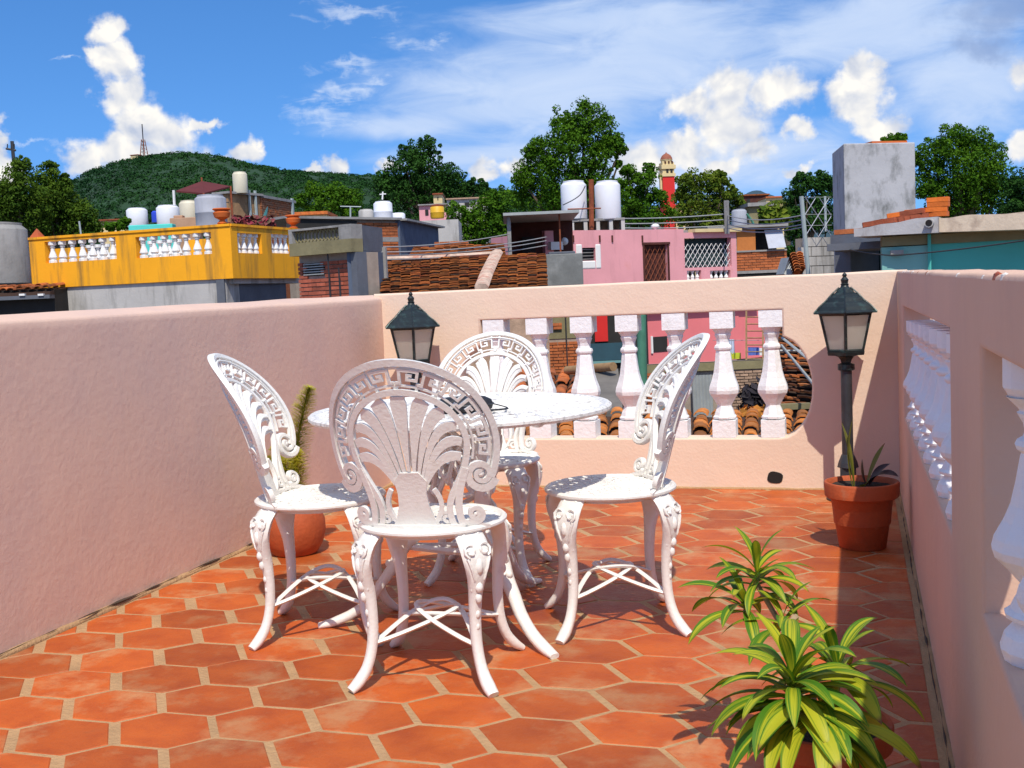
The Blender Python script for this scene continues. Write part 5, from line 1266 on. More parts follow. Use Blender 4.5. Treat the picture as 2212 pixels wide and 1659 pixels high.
# ------------------------------------------------------------------ grey house with brick wall
gh = empty('house', Vector((*XY(720, 640, 19), GZ)), 'brick house with a grey concrete balcony band, next to the yellow terrace', 'house')
G1 = Face(634, 505, 19.5, 769, 503, 18.6); G2 = Face(769, 503, 18.6, 826, 503, 19.8)
zo = lambda y: zat(700, y, 19)
mb = MB(); G1.slab(mb, 0, G1.L, zo(549), zo(521), -.15, .12); part('balcony_band', mb, M_OLIVE, gh); mb = MB(); G2.slab(mb, .0, G2.L, zo(546), zo(491), -.15, 0); part('balcony_band', mb, M_CONCD, gh)
mb = MB(); a0, a1 = G1.find(641, 500)[0], G1.find(742, 500)[0]; G1.slab(mb, 0, G1.L, zo(494.5), zo(490), -.15, .12); G1.slab(mb, a1, G1.L, zo(521), zo(494.5), -.15, .118); G1.slab(mb, 0, a0, zo(521), zo(494.5), -.15, .118); part('rail', mb, M_CONC, gh)
mb = MB(); n_ = 13; zc = (zo(521)+zo(494.5))/2; hh = zo(494.5)-zo(521)
for k in range(n_):
    tc_ = a0+(a1-a0)*(k+.5)/n_; R_ = min(hh, (a1-a0)/n_)*.5; mb.tube([G1.at(tc_+R_*math.cos(q*PI/6), zc+hh*.46*math.sin(q*PI/6), .03) for q in range(13)], .016, 5)
part('breeze_blocks', mb, M_OLIVE, gh)
mb = MB(); G1.slab(mb, 0, G1.L, GZ, zo(549)-.004, -.5, -.1); part('wall', mb, M_MORTAR, gh)
lt0, lt1 = G1.find(650, 580)[0], G1.find(694, 580)[0]; lz0, lz1 = zo(594), zo(566)
sk = lambda t, z: lt0-.02 < t < lt1+.02 and lz0-.02 < z < lz1+.02
bricks(gh, G1, 0, G1.find(763, 600)[0], zo(655), zo(557), M_BRICKR, -.085, .22, .072, sk)
bricks(gh, G1, 0, G1.find(763, 600)[0], zo(850), zo(690), M_BRICKR, -.085, .22, .072, None, single=False)
mb = MB(); G1.slab(mb, lt0, lt1, lz0, lz1, -.15, -.09); part('window', mb, M_DARK, gh)
w_ = [o_ for o_ in gh.children if o_.name.startswith('window')][-1]
for k in range(5): mb = MB(); z = lz0+(lz1-lz0)*(k+.5)/5; G1.slab(mb, lt0, lt1, z-.006, z+.012, -.09, -.05); part('louvre', mb, M_SHEET, w_)
pt0 = G1.find(764, 600)[0]; mb = MB(); G1.slab(mb, pt0, G1.L+.02, GZ, zo(549)-.006, -.2, .04); part('pier', mb, M_CONCD, gh)
mb = MB(); G2.slab(mb, .04, G2.L, GZ, zo(546)-.006, -.2, .01); part('side_wall', mb, M_BLUEG, gh)
d0, d1 = G2.find(783, 590)[0], G2.find(806, 590)[0]; mb = MB(); G2.slab(mb, d0, d1, zo(650), zo(562), .0, .03); part('door', mb, M_WOOD, gh)
mb = MB(); G2.slab(mb, G2.L-.06, G2.L+.02, GZ, zo(535), .0, .06); part('pilaster', mb, M_CONC, gh)
for x in (716, 738): a, b = G1.at(G1.find(x, 600)[0], zo(690), .05), G1.at(G1.find(x-4, 540)[0], zo(530 if x < 720 else 580), .05); mb = MB(); mb.tube([a, b], .014, 5); part('conduit', mb, M_WIRED, gh)

# shed with orange pier, slab roof and tanks
sh = empty('shed', Vector((*XY(850, 540, 30), GZ)), 'blue grey rendered shed with orange brick front and a thin slab roof', 'shed')
E1 = Face(636, 474, 27, 862, 472, 29); E2 = Face(862, 472, 29, 946, 480, 33); zz = lambda y, d=28.5: zat(830, y, d)
mb = MB(); E1.slab(mb, 0, E1.L, GZ, zz(472), -.4, -.1); part('wall', mb, M_MORTAR, sh)
mb = MB(); E1.slab(mb, 0, E1.find(772, 500)[0], zz(500), zz(476), -.09, 0); part('shade_panel', mb, M_DARK, sh)  # dark sheet standing in for the shade under the slab roof
bricks(sh, E1, E1.find(775, 520)[0], E1.L, zz(568), zz(474), M_BRICK, -.08, .25, .08, lambda t, z: zz(521) < z < zz(511))
mb = MB(); E1.slab(mb, E1.find(775, 520)[0], E1.L, zz(521), zz(511), -.1, -.05); part('lintel', mb, M_CONC, sh)
mb = MB(); E2.slab(mb, 0.02, E2.L, GZ, zz(475), -2.5, 0); part('side_wall', mb, M_BLUEG, sh)
mb = MB(); E1.slab(mb, -.3, E1.L+.05, zz(473.5), zz(468.5), -2.5, .06); part('roof', mb, M_CONC, sh); mb = MB(); E2.slab(mb, .10, E2.L+.1, zz(474.5), zz(470), -2.5, .18); part('roof', mb, M_CONC, sh)
tank(Vector((*XY(791, 465, 31), zz(468.5))), 16*31/FOCAL, 32*31/FOCAL, 'left one of the whitish tanks on the slab roof', M_CONCL, ribs=0)
tank(Vector((*XY(828, 465, 30), zz(468.5))), 20*30/FOCAL, 42*30/FOCAL, 'tallest whitish tank on the slab roof, with a pipe on top', M_WTANK, ribs=1)
tank(Vector((*XY(860, 465, 31.5), zz(468.5))), 15*31.5/FOCAL, 24*31.5/FOCAL, 'low whitish tank at the right of the slab roof', M_WTANK, ribs=0)
mb = MB(); mb.tube([S(826, 431, 30), S(827, 414, 30)], .02, 5); mb.tube([S(820, 420, 30), S(834, 419, 30)], .015, 5); o = part('pipe_tee', mb, M_WHITE); tag(o, 'thin white T pipe above the tallest whitish tank', 'pipe')
mb = MB(); mb.tube([S(757, 470, 27), S(757, 450, 27)], .02, 5); mb.tube([S(735, 446, 27), S(780, 447, 27)], .015, 5); mb.tube([S(757, 452, 27), S(757, 446, 27)], .02, 5); o = part('tv_aerial', mb, M_GALV); tag(o, 'thin T shaped aerial on the slab roof left of the tanks', 'aerial')
yb = empty('barrel', Vector((*XY(945, 470, 40), zat(945, 472, 40))), 'yellow plastic barrel in front of the small pink far house', 'barrel'); mb = MB(); rr = 15*40/FOCAL; hh = 25*40/FOCAL; mb.lathe([(rr*.9, 0), (rr, .06), (rr, hh*.45), (rr*1.04, hh*.5), (rr, hh*.55), (rr, hh*.92), (rr*.9, hh)], 18); part('body', mb, M_YPL, yb, smooth=40, local=True)
mb = MB(); mb.lathe([(rr*.92, hh), (rr*.92, hh+.06), (0, hh+.1)], 18, caps=False); part('lid', mb, M_RUST, yb, local=True)
F = Face(872, 475, 42, 990, 478, 42); mb = MB(); F.slab(mb, 0, F.L, GZ, zat(930, 476, 42), -3, 0); o = part('house_block', mb, M_CONCL); tag(o, 'pale low roof under the yellow barrel', 'house')

# ------------------------------------------------------------------ tiled roofs in the middle
rf = empty('tiled_roof_house', Vector((*XY(1000, 640, 21), GZ)), 'wide house roof of weathered orange barrel tiles behind the rear wall', 'house')
A, B, C, D = S(822, 640, 18.2), S(1182, 622, 18.2), S(1180, 549, 22.0), S(826, 564, 22.0)
tiled_roof(rf, A, B, C, D, .175, .235, 300, mesh=ROUGH)
mb = MB(); mb.prism(A.xy, B.xy, (HF*.3).xy, GZ, A.z-.18); part('wall', mb, M_STONE, rf)
mb = MB(); P = [S(1040, 628, 18.2), S(1052, 596, 19.6), S(1064, 570, 21.0), S(1074, 551, 22.0)]
mb.tube([p+Vector((0, 0, .05)) for p in P], .12, 7, flat=.6); part('mortar_ridge', mb, mat('old_lime_mortar', (.55, .40, .31), .95, .3, 6, .6, 12, stain=(.40, .08, .04), stain_scale=(5, 5, 5), stain_amt=.9), rf, smooth=60)
mb = MB(); mb.tube([D+Vector((0, 0, .04)), S(930, 561, 22.0)+Vector((0, 0, .04)), S(1074, 553, 22.0)+Vector((0, 0, .05))], .085, 7, flat=.6); part('mortar_ridge', mb, mat('old_lime_mortar', (.55, .40, .31)), rf, smooth=60)
rf2 = empty('tiled_roof_house', Vector((*XY(1000, 600, 25), GZ)), 'narrow strip of mossy roof tiles above the wide tiled roof', 'house')
A, B, C, D = S(882, 560, 23.2), S(1092, 550, 23.2), S(1088, 529, 25.5), S(895, 537, 25.5); tiled_roof(rf2, A, B, C, D, .175, .30, 150, mesh=ROUGH)
mb = MB(); mb.prism(A.xy, B.xy, (HF*.3).xy, GZ, A.z-.15); part('wall', mb, M_STONE, rf2)
F = Face(938, 524, 27, 1012, 522, 27); lw2 = empty('brick_wall', Vector((*((F.a+F.b)/2), GZ)), 'low orange brick wall stub above the mossy tiles', 'wall'); mb = MB(); F.slab(mb, 0, F.L, GZ, zat(970, 524, 27), -.2, -.02); part('wall', mb, M_MORTAR, lw2); bricks(lw2, F, 0, F.L, zat(970, 548, 27), zat(970, 522, 27), M_BRICK, 0)

# dark open shed
ds = empty('shed', Vector((*XY(1150, 540, 28), GZ)), 'dark open sided shed with a metal sheet roof left of the white tanks', 'shed')
F = Face(1094, 462, 26.5, 1250, 460, 26.5); zf = lambda y: zat(1150, y, 26.5)
mb = MB(); F.slab(mb, -.08, F.L, zf(465), zf(459), -3, .25); part('roof', mb, M_SHEET, ds)
mb = MB(); F.slab(mb, 0, .09, GZ, zf(465), -.09, 0); part('post', mb, M_CONC, ds); mb = MB(); F.slab(mb, F.L*.72, F.L*.74, GZ, zf(465), -.09, 0); part('post', mb, M_RUST, ds)
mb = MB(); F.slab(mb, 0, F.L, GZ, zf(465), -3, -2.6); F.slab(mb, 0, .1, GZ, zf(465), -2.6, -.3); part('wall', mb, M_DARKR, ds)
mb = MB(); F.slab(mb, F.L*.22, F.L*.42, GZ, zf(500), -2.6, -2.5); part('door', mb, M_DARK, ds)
mb = MB(); F.slab(mb, .0, F.L, GZ, zf(551), -.2, -.02); part('low_wall', mb, M_BRICKR, ds)

# ------------------------------------------------------------------ pink house
ph = empty('house', Vector((*XY(1380, 600, 31), GZ)), 'rose pink flat roofed house with a dark grille door and lattice window', 'house')
P1 = Face(1180, 497, 29.0, 1590, 505, 32.0); zp = lambda x, y: P1.find(x, y)[1]
ztop = zp(1290, 497); door = (*[P1.find(x, 560)[0] for x in (1392, 1443)], zp(1418, 650), zp(1418, 528)); win = (*[P1.find(x, 550)[0] for x in (1258, 1286)], zp(1270, 563), zp(1270, 535))
lat = (*[P1.find(x, 550)[0] for x in (1479, 1580)], zp(1530, 577), zp(1530, 514)); bl1 = (*[P1.find(x, 590)[0] for x in (1484, 1515)], zp(1500, 604), zp(1500, 584)); bl2 = (*[P1.find(x, 590)[0] for x in (1534, 1578)], zp(1555, 604), zp(1555, 584))
zfl = zp(1520, 782)
def cut_wall(F, mb, t0, t1, z0, z1, holes, th=.18, off=0.0):
    ts = sorted({t0, t1, *[h[0] for h in holes], *[h[1] for h in holes]}); 
    for a, b in zip(ts, ts[1:]):
        hs_ = sorted([(h[2], h[3]) for h in holes if h[0] < (a+b)/2 < h[1]]); z = z0
        for lo, hi in hs_:
            if lo > z: F.slab(mb, a, b, z, lo, off-th, off)
            z = hi
        if z < z1: F.slab(mb, a, b, z, z1, off-th, off)
tl = P1.find(1478, 550)[0]
mb = MB(); cut_wall(P1, mb, 0, tl, zfl, ztop, [door, win]); cut_wall(P1, mb, tl, P1.L, zfl, ztop-.10, [lat, bl1, bl2]); part('wall', mb, M_PINKH, ph)
mb = MB(); P1.slab(mb, 0, P1.L, zfl, ztop-.2, -3.2, -3.0); part('rear_wall', mb, M_DARKR, ph)
mb = MB(); P1.slab(mb, .0, P1.L, ztop-.12, ztop-.02, -3.2, -.2); part('roof', mb, M_CONC, ph)
mb = MB(); P1.slab(mb, P1.find(1496, 500)[0], P1.L+.12, ztop-.098, ztop-.005, -.2, .12); part('coping', mb, M_CREAM, ph)
mb = MB(); P1.slab(mb, -.05, .0-.002, zfl, ztop, -3, 0); part('side_wall', mb, M_PINKH, ph)
dr_ = part('door', P1.slab(MB(), door[0], door[1], door[2], door[3], -.16, -.12), M_DARKR, ph)
mb = MB(); a, b, lo, hi = door
for s in (-1, 1):
    for k in range(-8, 14):
        t0_ = a+(b-a)*k/5; t1_ = t0_+(b-a)*.9*s; z0_, z1_ = lo, lo+(b-a)*1.5; 
        for seg in range(3):
            q0, q1 = (t0_+(t1_-t0_)*seg, lo+(z1_-lo)*seg), (t0_+(t1_-t0_)*(seg+1), lo+(z1_-lo)*(seg+1))
            n_ = 8; prev = None
            for q in range(n_+1):
                t = q0[0]+(q1[0]-q0[0])*q/n_; z = q0[1]+(q1[1]-q0[1])*q/n_
                if a <= t <= b and lo <= z <= hi:
                    if prev: mb.tube([P1.at(*prev, -.05), P1.at(t, z, -.05)], .008, 4, caps=False)
                    prev = (t, z)
                else: prev = None
part('grille', mb, M_RUST, dr_)
mb = MB(); P1.slab(mb, a-.07, b+.07, hi, hi+.06, -.02, .03); P1.slab(mb, a-.05, a, lo, hi, -.02, .02); P1.slab(mb, b, b+.04, lo, hi, -.02, .02); part('frame', mb, M_DARKR, dr_)
wn = part('window', P1.slab(MB(), win[0], win[1], win[2], win[3], -.14, -.1), M_DARK, ph)
for k in range(4): z = win[2]+(win[3]-win[2])*(k+.5)/4; part('louvre', P1.slab(MB(), win[0], win[1], z-.008, z+.008, -.09, -.05), M_CONC, wn)
mb = MB(); e = P1.find(1298, 550)[0]-win[1]; P1.slab(mb, win[1]+.002, win[1]+e, win[2]-.22, win[3]+.09, -.05, .02); P1.slab(mb, win[0]-.1, win[1], win[2]-.22, win[2], -.05, .018); P1.slab(mb, win[0]-.2, win[0]-.002, win[2], win[3]+.1, -.05, .018); part('white_surround', mb, M_WHITE, wn, bevel=.04)
a, b, lo, hi = lat; lw_ = part('lattice_window', P1.slab(MB(), a, b, lo, hi, -.30, -.26), mat('deep_teal', (.010, .032, .038), .8), ph)
mb = MB(); step = (b-a)/10; nn = int((hi-lo)/step)+1; zc = .10*(hi-lo)
for i in range(-nn, 11+nn):
    for s in (-1, 1):
        prev = None
        for q in range(nn*4+1):
            z = lo+q*step/4; t = a+i*step+s*(z-lo)*.75
            if a <= t <= b and z <= hi-zc*1.4:
                if prev: mb.tube([P1.at(*prev, -.06), P1.at(t, z, -.06)], .0085, 4, caps=False)
                prev = (t, z)
            else: prev = None
part('lattice', mb, M_WHITE, lw_)
for (a, b, lo, hi), n_ in ((bl1, 3), (bl2, 4)):
    bm_ = small_baluster(hi-lo, (b-a)/n_*.72)
    part('slot_shade', P1.slab(MB(), a, b, lo, hi, -.32, -.28), M_DARK, ph)  # dark sheet painted in for the unlit space behind the slots
    for k in range(n_): inst('baluster', bm_, ph, P1.at(a+(b-a)*(k+.5)/n_, lo, -.09)-wloc(ph))
for x in (1238, 1295, 1322, 1387): t, z = P1.find(x, 515); part('roof_spout', P1.slab(MB(), t-.02, t+.02, z-.10, z+.08, .0, .03), M_DARKR, ph)
mb = MB(); t = P1.find(1300, 520)[0]; P1.slab(mb, P1.find(1222, 560)[0]-.006, P1.find(1222, 560)[0]+.006, zp(1222, 605), zp(1222, 560), .0, .02); part('conduit', mb, M_WIRED, ph)
# ledge added out of view to cast shade, and lower storey details (seen between the balusters)
mb = MB(); P1.slab(mb, P1.find(1385, 690)[0], P1.L+.6, zp(1500, 664), zp(1500, 655), -.1, .22); part('ledge', mb, M_PINKH, ph)
P1b = P1; t0_, t1_ = P1.L, P1.find(1680, 700)[0]; mb = MB(); P1.slab(mb, t0_+.003, t1_, zfl, zp(1600, 640), -.18, -.004); P1.slab(mb, P1.find(1396, 720)[0], t0_+.001, zfl, zp(1500, 656), .003, .02); part('lower_wall', mb, mat('coral_pink_paint', (.76, .19, .20), .8, .06, 1.2), ph)
mb = MB(); a, b = P1.find(1408, 740)[0], P1.find(1440, 740)[0]; P1.slab(mb, a, b, zp(1424, 760), zp(1424, 727), .021, .035); part('window', mb, M_DARK, ph)
mb = MB(); P1.slab(mb, a-.06, a, zp(1424, 762), zp(1424, 725), .021, .06); part('window_frame', mb, M_WHITE, ph)
# roof tanks of the pink house
for i, x in enumerate((1241, 1314)):
    d = 31.0; zb_ = zat(x, 474, d); tank(Vector((*XY(x, 470, d), zb_)), 27.5*d/FOCAL, 82*d/FOCAL, ('left white roof tank, crossed by a thin dark hose' , 'right white roof tank, beside the rusty post')[i], M_WTANK, ribs=0)
st = empty('tank_stand', Vector((*XY(1278, 490, 31), ztop)), 'concrete stand with short legs carrying the two white tanks', 'stand')
mb = MB(); F = Face(1205, 480, 30.7, 1350, 480, 30.7)
F.slab(mb, 0, F.L, zat(1278, 477, 31)-.02, zat(1278, 474, 31), -.8, .0); part('slab', mb, M_CONC, st)
for k, x in enumerate((1206, 1236, 1265, 1292, 1320, 1346)): t = F.find(x, 480)[0]; part('leg', F.slab(MB(), t-.05, t+.05, ztop-.03, zat(1278, 477, 31)-.021, -.6, -.02), M_CONCL, st)
part('back_wall', F.slab(MB(), .1, F.L-.1, ztop-.03, zat(1278, 477, 31)-.021, -.75, -.62), M_STONE, st)
pole('roof_post', S(1278, 496, 30.6), S(1277, 388, 30.6), .075, M_RUST, 'rusty brown upright post between the two white tanks', 'post')
mb = MB(); mb.tube([S(1226, 452, 30.2), S(1298, 450, 30.2)], .02, 5); o = part('water_pipe', mb, M_RUST); tag(o, 'thin rusty pipe running across the front of the two white tanks', 'pipe')
mb = MB(); mb.tube([Vector(p) for p in smooth_path([tuple(S(1216, 443, 30.25)), tuple(S(1238, 432, 30.1)), tuple(S(1254, 420, 30.2)), tuple(S(1264, 402, 30.5))], 14)], .014, 5); o = part('hose', mb, M_WIRED, smooth=60); tag(o, 'thin dark hose curving over the left white tank', 'hose')
# grey cistern in front of the pink house
cs = empty('cistern', Vector((*XY(1217, 600, 24), GZ)), 'square grey concrete cistern in front of the pink wall', 'cistern'); F = Face(1178, 545, 24, 1258, 543, 24)
mb = MB(); F.slab(mb, 0, F.L, GZ, zat(1217, 548, 24), -.8, 0); part('body', mb, mat('grey_cistern', (.17, .175, .17), .9, .2, 3, .3, 10, stain=(.34, .34, .33), stain_scale=(2, 2, 2), stain_amt=.7), cs, bevel=.02); mb = MB(); F.slab(mb, .08, F.L-.15, zat(1217, 548, 24)+.002, zat(1217, 543, 24), -.7, -.05); part('lid', mb, M_CONCD, cs, bevel=.01)
pp = empty('meter_box', S(1200, 535, 26), 'small white boxes fixed on the left end of the pink wall', 'box'); t, z = P1.find(1200, 530)
part('box', P1.slab(MB(), P1.find(1184, 530)[0], P1.find(1210, 530)[0], P1.find(1200, 540)[1], P1.find(1200, 523)[1], 0, .15), M_WHITE, pp); mb = MB(); mb.ball(P1.at(P1.find(1215, 520)[0], P1.find(1215, 522)[1], .1), .11, 10, 8); part('bracket', mb, M_WHITE, pp, smooth=60)
mb = MB(); t, z = P1.find(1420, 489); mb.ball(P1.at(t, ztop+.09, -.1), .09, 8, 6, (1.3, 1, .8)); mb.tube([P1.at(t, ztop, -.1), P1.at(t, ztop+.06, -.1)], .03, 5); o = part('roof_lamp', mb, M_WHITE, smooth=60); tag(o, 'small white lamp head on the pink roof edge', 'lamp')

# fence post and wires right of the pink house
pole('concrete_post', S(1571, 505, 31.5), S(1569, 433, 31.5), .07, M_CONC, 'square pale concrete post on the roof end of the pink house', 'post', n=4)
for k, (y0, y1) in enumerate(((470, 462), (481, 474), (490, 487), (500, 494))):
    cable([S(1330, y0+2, 33), S(1570, y1, 31.6)], .016, M_WIRE, ('topmost', 'second from top', 'third from top', 'lowest')[k]+' pale wire over the pink roof up to the concrete post', 'wires over the pink roof')
for k, (y0, y1) in enumerate(((465, 464), (474, 474), (484, 484), (492, 490))):
    cable([S(1570, y0, 31.6), S(1738, y1, 22)], .013, M_WIRE, ('topmost', 'second from top', 'third from top', 'lowest')[k]+' pale wire between the concrete post and the green pole', 'wires to the green pole')
for (a, b, w_) in (((745, 534), (1100, 505), 'topmost'), ((770, 545), (1180, 512), 'second from top'), ((768, 552), (1180, 520), 'third from top'), ((745, 561), (1180, 530), 'lowest')):
    cable([S(*a, 19), S(*b, 26.3)], .012, M_WIRE, w_+' pale wire from the grey balcony house to the dark shed', 'wires over the tiled roof')

# ------------------------------------------------------------------ brick hut with leaning board
bh = empty('hut', Vector((*XY(1640, 560, 26), GZ)), 'orange brick hut with a slab roof and a pale board leaning in its opening', 'hut')
H1 = Face(1588, 490, 35, 1698, 488, 35); zh = lambda y: zat(1640, y, 35)
mb = MB(); H1.slab(mb, 0, H1.find(1632, 520)[0], GZ, zh(492), -.2, -.03); H1.slab(mb, H1.find(1632, 520)[0], H1.L, GZ, zh(540), -.2, -.03); part('wall', mb, M_MORTAR, bh)
mb = MB(); H1.slab(mb, H1.find(1592, 520)[0], H1.find(1632, 520)[0], zh(540), zh(496), -.03, 0); part('plaster_panel', mb, mat('orange_plaster', (.50, .17, .04), .9, .15, 3), bh)
bricks(bh, H1, 0, H1.L, zh(584), zh(544), M_BRICK, -.01, .25, .085); mb = MB(); H1.slab(mb, 0, H1.L, zh(543.5), zh(540), -.2, .05); part('sill', mb, M_CONC, bh)
mb = MB(); H1.slab(mb, -.9, H1.L+.02, zh(491), zh(485), -1.6, .2); part('roof', mb, M_CONC, bh)
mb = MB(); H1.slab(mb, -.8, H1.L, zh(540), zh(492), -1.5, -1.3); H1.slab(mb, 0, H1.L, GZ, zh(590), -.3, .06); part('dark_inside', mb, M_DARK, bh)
mb = MB(); H1.slab(mb, 0, H1.L+.05, zh(590), zh(584), -.2, .1); part('ledge', mb, M_CONC, bh)
a, b = H1.find(1652, 510)[0], H1.find(1690, 510)[0]; tilt = .12
vs = [H1.at(a+.06, zh(538), .22), H1.at(b+.06, zh(537), .22), H1.at(b, zh(497), -.02), H1.at(a, zh(498), -.02)]; k = Vector((H1.n.x, H1.n.y, 0))*.04
o = part('leaning_board', MB().add(vs+[v+k for v in vs], [(0, 1, 2, 3), (7, 6, 5, 4), (0, 4, 5, 1), (1, 5, 6, 2), (2, 6, 7, 3), (3, 7, 4, 0)]), M_SHEETW); tag(o, 'bluish white board leaning in the opening of the orange hut', 'board')
tank(Vector((*XY(1597, 480, 36), zh(485))), 16*36/FOCAL, 38*36/FOCAL, 'small grey tank on the slab roof of the orange hut', M_GTANK, ribs=0)
o = part('green_pipe', MB().tube([S(1613, 462, 35.5), S(1625, 478, 35.5), S(1628, 486, 35.5)], .04, 6), M_GREENP, smooth=60); tag(o, 'short bent green pipe beside the small grey tank', 'pipe')
mb = MB()
for k in range(110): clump(mb, S(random.uniform(1650, 1695), random.uniform(455, 484), 38)+Vector((0, 0, .0)), .25, 4, random.random(), .8, .6)
o = part('yellow_bush', mb, M_LEAFY, tint=True); tag(o, 'yellow green bush on the roof right of the small grey tank', 'plant')
# tiled ridge end sticking up at the wall
rt = empty('roof_gable', Vector((*XY(1715, 580, 14), GZ)), 'narrow grey gable with a row of red roof tiles, left of the green pole', 'roof'); g0, g1, g2 = S(1693, 592, 14), S(1713, 592, 14), S(1703, 555, 14)
vs = [g0, S(1716, 600, 14), S(1714, 556, 14.2), S(1704, 556, 14)]; part('gable', MB().add(vs+[v+HF*.4 for v in vs], [(0, 1, 2, 3), (7, 6, 5, 4), (0, 4, 5, 1), (1, 5, 6, 2), (2, 6, 7, 3), (3, 7, 4, 0)]), M_SHEET, rt)
for k in range(7):
    q = S(1712+9*k/6, 560+34*k/6, 13.9-.0*k); inst('roof_tile', BARREL, rt, q-wloc(rt), (math.radians(-25), 0, YAW), (.62, .4, .8))
    q = S(1724+5*k/6, 558+30*k/6, 14.2); inst('roof_tile', BARREL, rt, q-wloc(rt), (math.radians(-25), 0, YAW+.1), (.62, .4, .8))
# green pole, wire lattice, block wall
pole('fence_pole', S(1746, 592, 17.4), S(1731, 424, 17.4), .035, M_GALV, 'tall pale green pole leaning beside the wire lattice', 'pole')
pole('fence_pole', S(1784, 500, 17.9), S(1782, 424, 17.9), .02, M_GALV, 'short thin pole at the right side of the wire lattice', 'pole')
fl = empty('wire_fence', S(1766, 512, 17.7), 'white diamond wire lattice between two poles above the block wall', 'fence'); mb = MB(); F = Face(1738, 510, 17.6, 1797, 510, 17.8)
zl = lambda y: zat(1766, y, 17.7)
for i in range(-6, 8):
    for s in (-1, 1):
        prev = None
        for q in range(41):
            z = zl(512)+(zl(428)-zl(512))*q/40; t = F.L*(i/2.0)+s*(z-zl(512))*.8
            if 0 <= t <= F.L:
                if prev: mb.tube([F.at(*prev), F.at(t, z)], .006, 4, caps=False)
                prev = (t, z)
            else: prev = None
part('lattice', mb, M_SHEETW, fl); mb = MB()
for y in (426, 463, 487): mb.tube([F.at(0, zl(y)), F.at(F.L, zl(y))], .004, 4)
part('wire', mb, M_WIRE, fl)
bw = empty('block_wall', Vector((*XY(1766, 560, 17.9), GZ)), 'pale grey concrete block wall under the wire lattice', 'wall'); F = Face(1737, 514, 17.7, 1802, 513, 18.0); mb = MB(); F.slab(mb, 0, F.L, GZ, zat(1766, 514, 17.8), -.2, -.012); part('core', mb, M_MORTAR, bw)
pr_ = mesh_from(MB().box((0, 0, 0), (.245, .03, .14)), 'concrete_block', M_CONCL); rot = math.atan2(F.u.y, F.u.x); z = zat(1766, 514, 17.8)-.06; j = 0
while z > zat(1766, 640, 17.8):
    t = -.1*(j % 2)+.1
    while t < F.L+.05: inst('concrete_block', pr_, bw, F.at(min(t, F.L-.08), z, random.uniform(-.002, .004))-wloc(bw), (0, 0, rot)); t += .258
    z -= .152; j += 1

# ------------------------------------------------------------------ tall concrete box and turquoise house
wb = empty('water_tower', Vector((*XY(1890, 480, 16), GZ)), 'tall grey weathered concrete water box above the turquoise house', 'water tower')
B1 = Face(1822, 312, 15.2, 1976, 304, 15.4); zq = lambda y: zat(1890, y, 15.3); pq = [B1.a, B1.b, XY(1972, 310, 16.3), XY(1797, 312, 16.3)]
vs = [Vector((p.x, p.y, z)) for z in (GZ, zq(309)) for p in pq]; part('wall', MB().add(vs, [(3, 2, 1, 0), (4, 5, 6, 7), (0, 1, 5, 4), (1, 2, 6, 5), (2, 3, 7, 6), (3, 0, 4, 7)]), mat('streaked_grey_render', (.42, .42, .44), .9, .08, 2, .3, 10, stain=(.12, .125, .12), stain_scale=(4.2, 4.2, 2.6), stain_amt=.9, stain_lo=.50), wb, bevel=.015)
mb = MB(); B1.slab(mb, B1.L*.45, B1.L*.95, zq(309)+.002, zq(303), -.8, -.1); part('brick_rim', mb, mat('orange_urn', (.55, .12, .02)), wb)
th_ = empty('house', Vector((*XY(2050, 560, 11), GZ)), 'turquoise walled house with a heavy stained concrete roof edge on the right', 'house')
T1 = Face(1905, 520, 11.2, 2330, 520, 10.7); z_ = lambda y: zat(2050, y, 10.5)
mb = MB(); T1.slab(mb, T1.find(1905, 550)[0], T1.find(2010, 550)[0], GZ, z_(524), -.3, 0); part('wall', mb, M_TEALP, th_); mb = MB(); T1.slab(mb, T1.find(2010, 550)[0]+.002, T1.L, GZ, z_(515), -.3, 0.004); part('wall', mb, M_TEALW, th_)
mb = MB(); T1.slab(mb, T1.find(1905, 550)[0], T1.L, z_(524 if False else 522), z_(500), -.3, .03); part('lintel_band', mb, M_OLIVE, th_)
# roof edge beam, uneven
def beam(mb, F, t0, t1, zlo, zhi, d0, d1, n=30, amp=.02):
    for k in range(n):
        a, b = t0+(t1-t0)*k/n, t0+(t1-t0)*(k+1)/n
        j0, j1 = amp*noise.noise(Vector((a*4, 0, 0))), amp*noise.noise(Vector((b*4, 0, 0)))
        pa, pb = F.a+F.u*a-F.n*d1, F.a+F.u*b-F.n*d1; mb.prism(pa, pb, F.n*(d1-d0), (zlo[0]+(zlo[1]-zlo[0])*k/n, zlo[0]+(zlo[1]-zlo[0])*(k+1)/n), (zhi[0]+(zhi[1]-zhi[0])*k/n+j0, zhi[0]+(zhi[1]-zhi[0])*(k+1)/n+j1))
T2 = Face(1790, 500, 11.4, 2330, 470, 10.3); mb = MB(); ta, tb_, tc_ = T2.find(1850, 500)[0], T2.find(2030, 480)[0], T2.L
beam(mb, T2, ta, tb_, (T2.find(1850, 512)[1], T2.find(2030, 503)[1]), (T2.find(1850, 494)[1], T2.find(2030, 468)[1]), -.6, .12)
part('roof_edge', mb, mat('stained_white_beam', (.42, .41, .42), .9, .12, 3, .4, 10, stain=(.13, .07, .05), stain_scale=(4, 4, 1.6), stain_amt=.85, stain_lo=.5), th_)
mb = MB(); beam(mb, T2, tb_+.002, tc_, (T2.find(2030, 502)[1], T2.find(2330, 492)[1]), (T2.find(2030, 470)[1], T2.find(2330, 452)[1]), -.6, .06, amp=.03); part('roof_edge', mb, mat('stained_cream_beam', (.62, .50, .38), .9, .12, 3, .4, 10, stain=(.12, .05, .035), stain_scale=(3, 3, 3), stain_amt=.85, stain_lo=.53), th_)
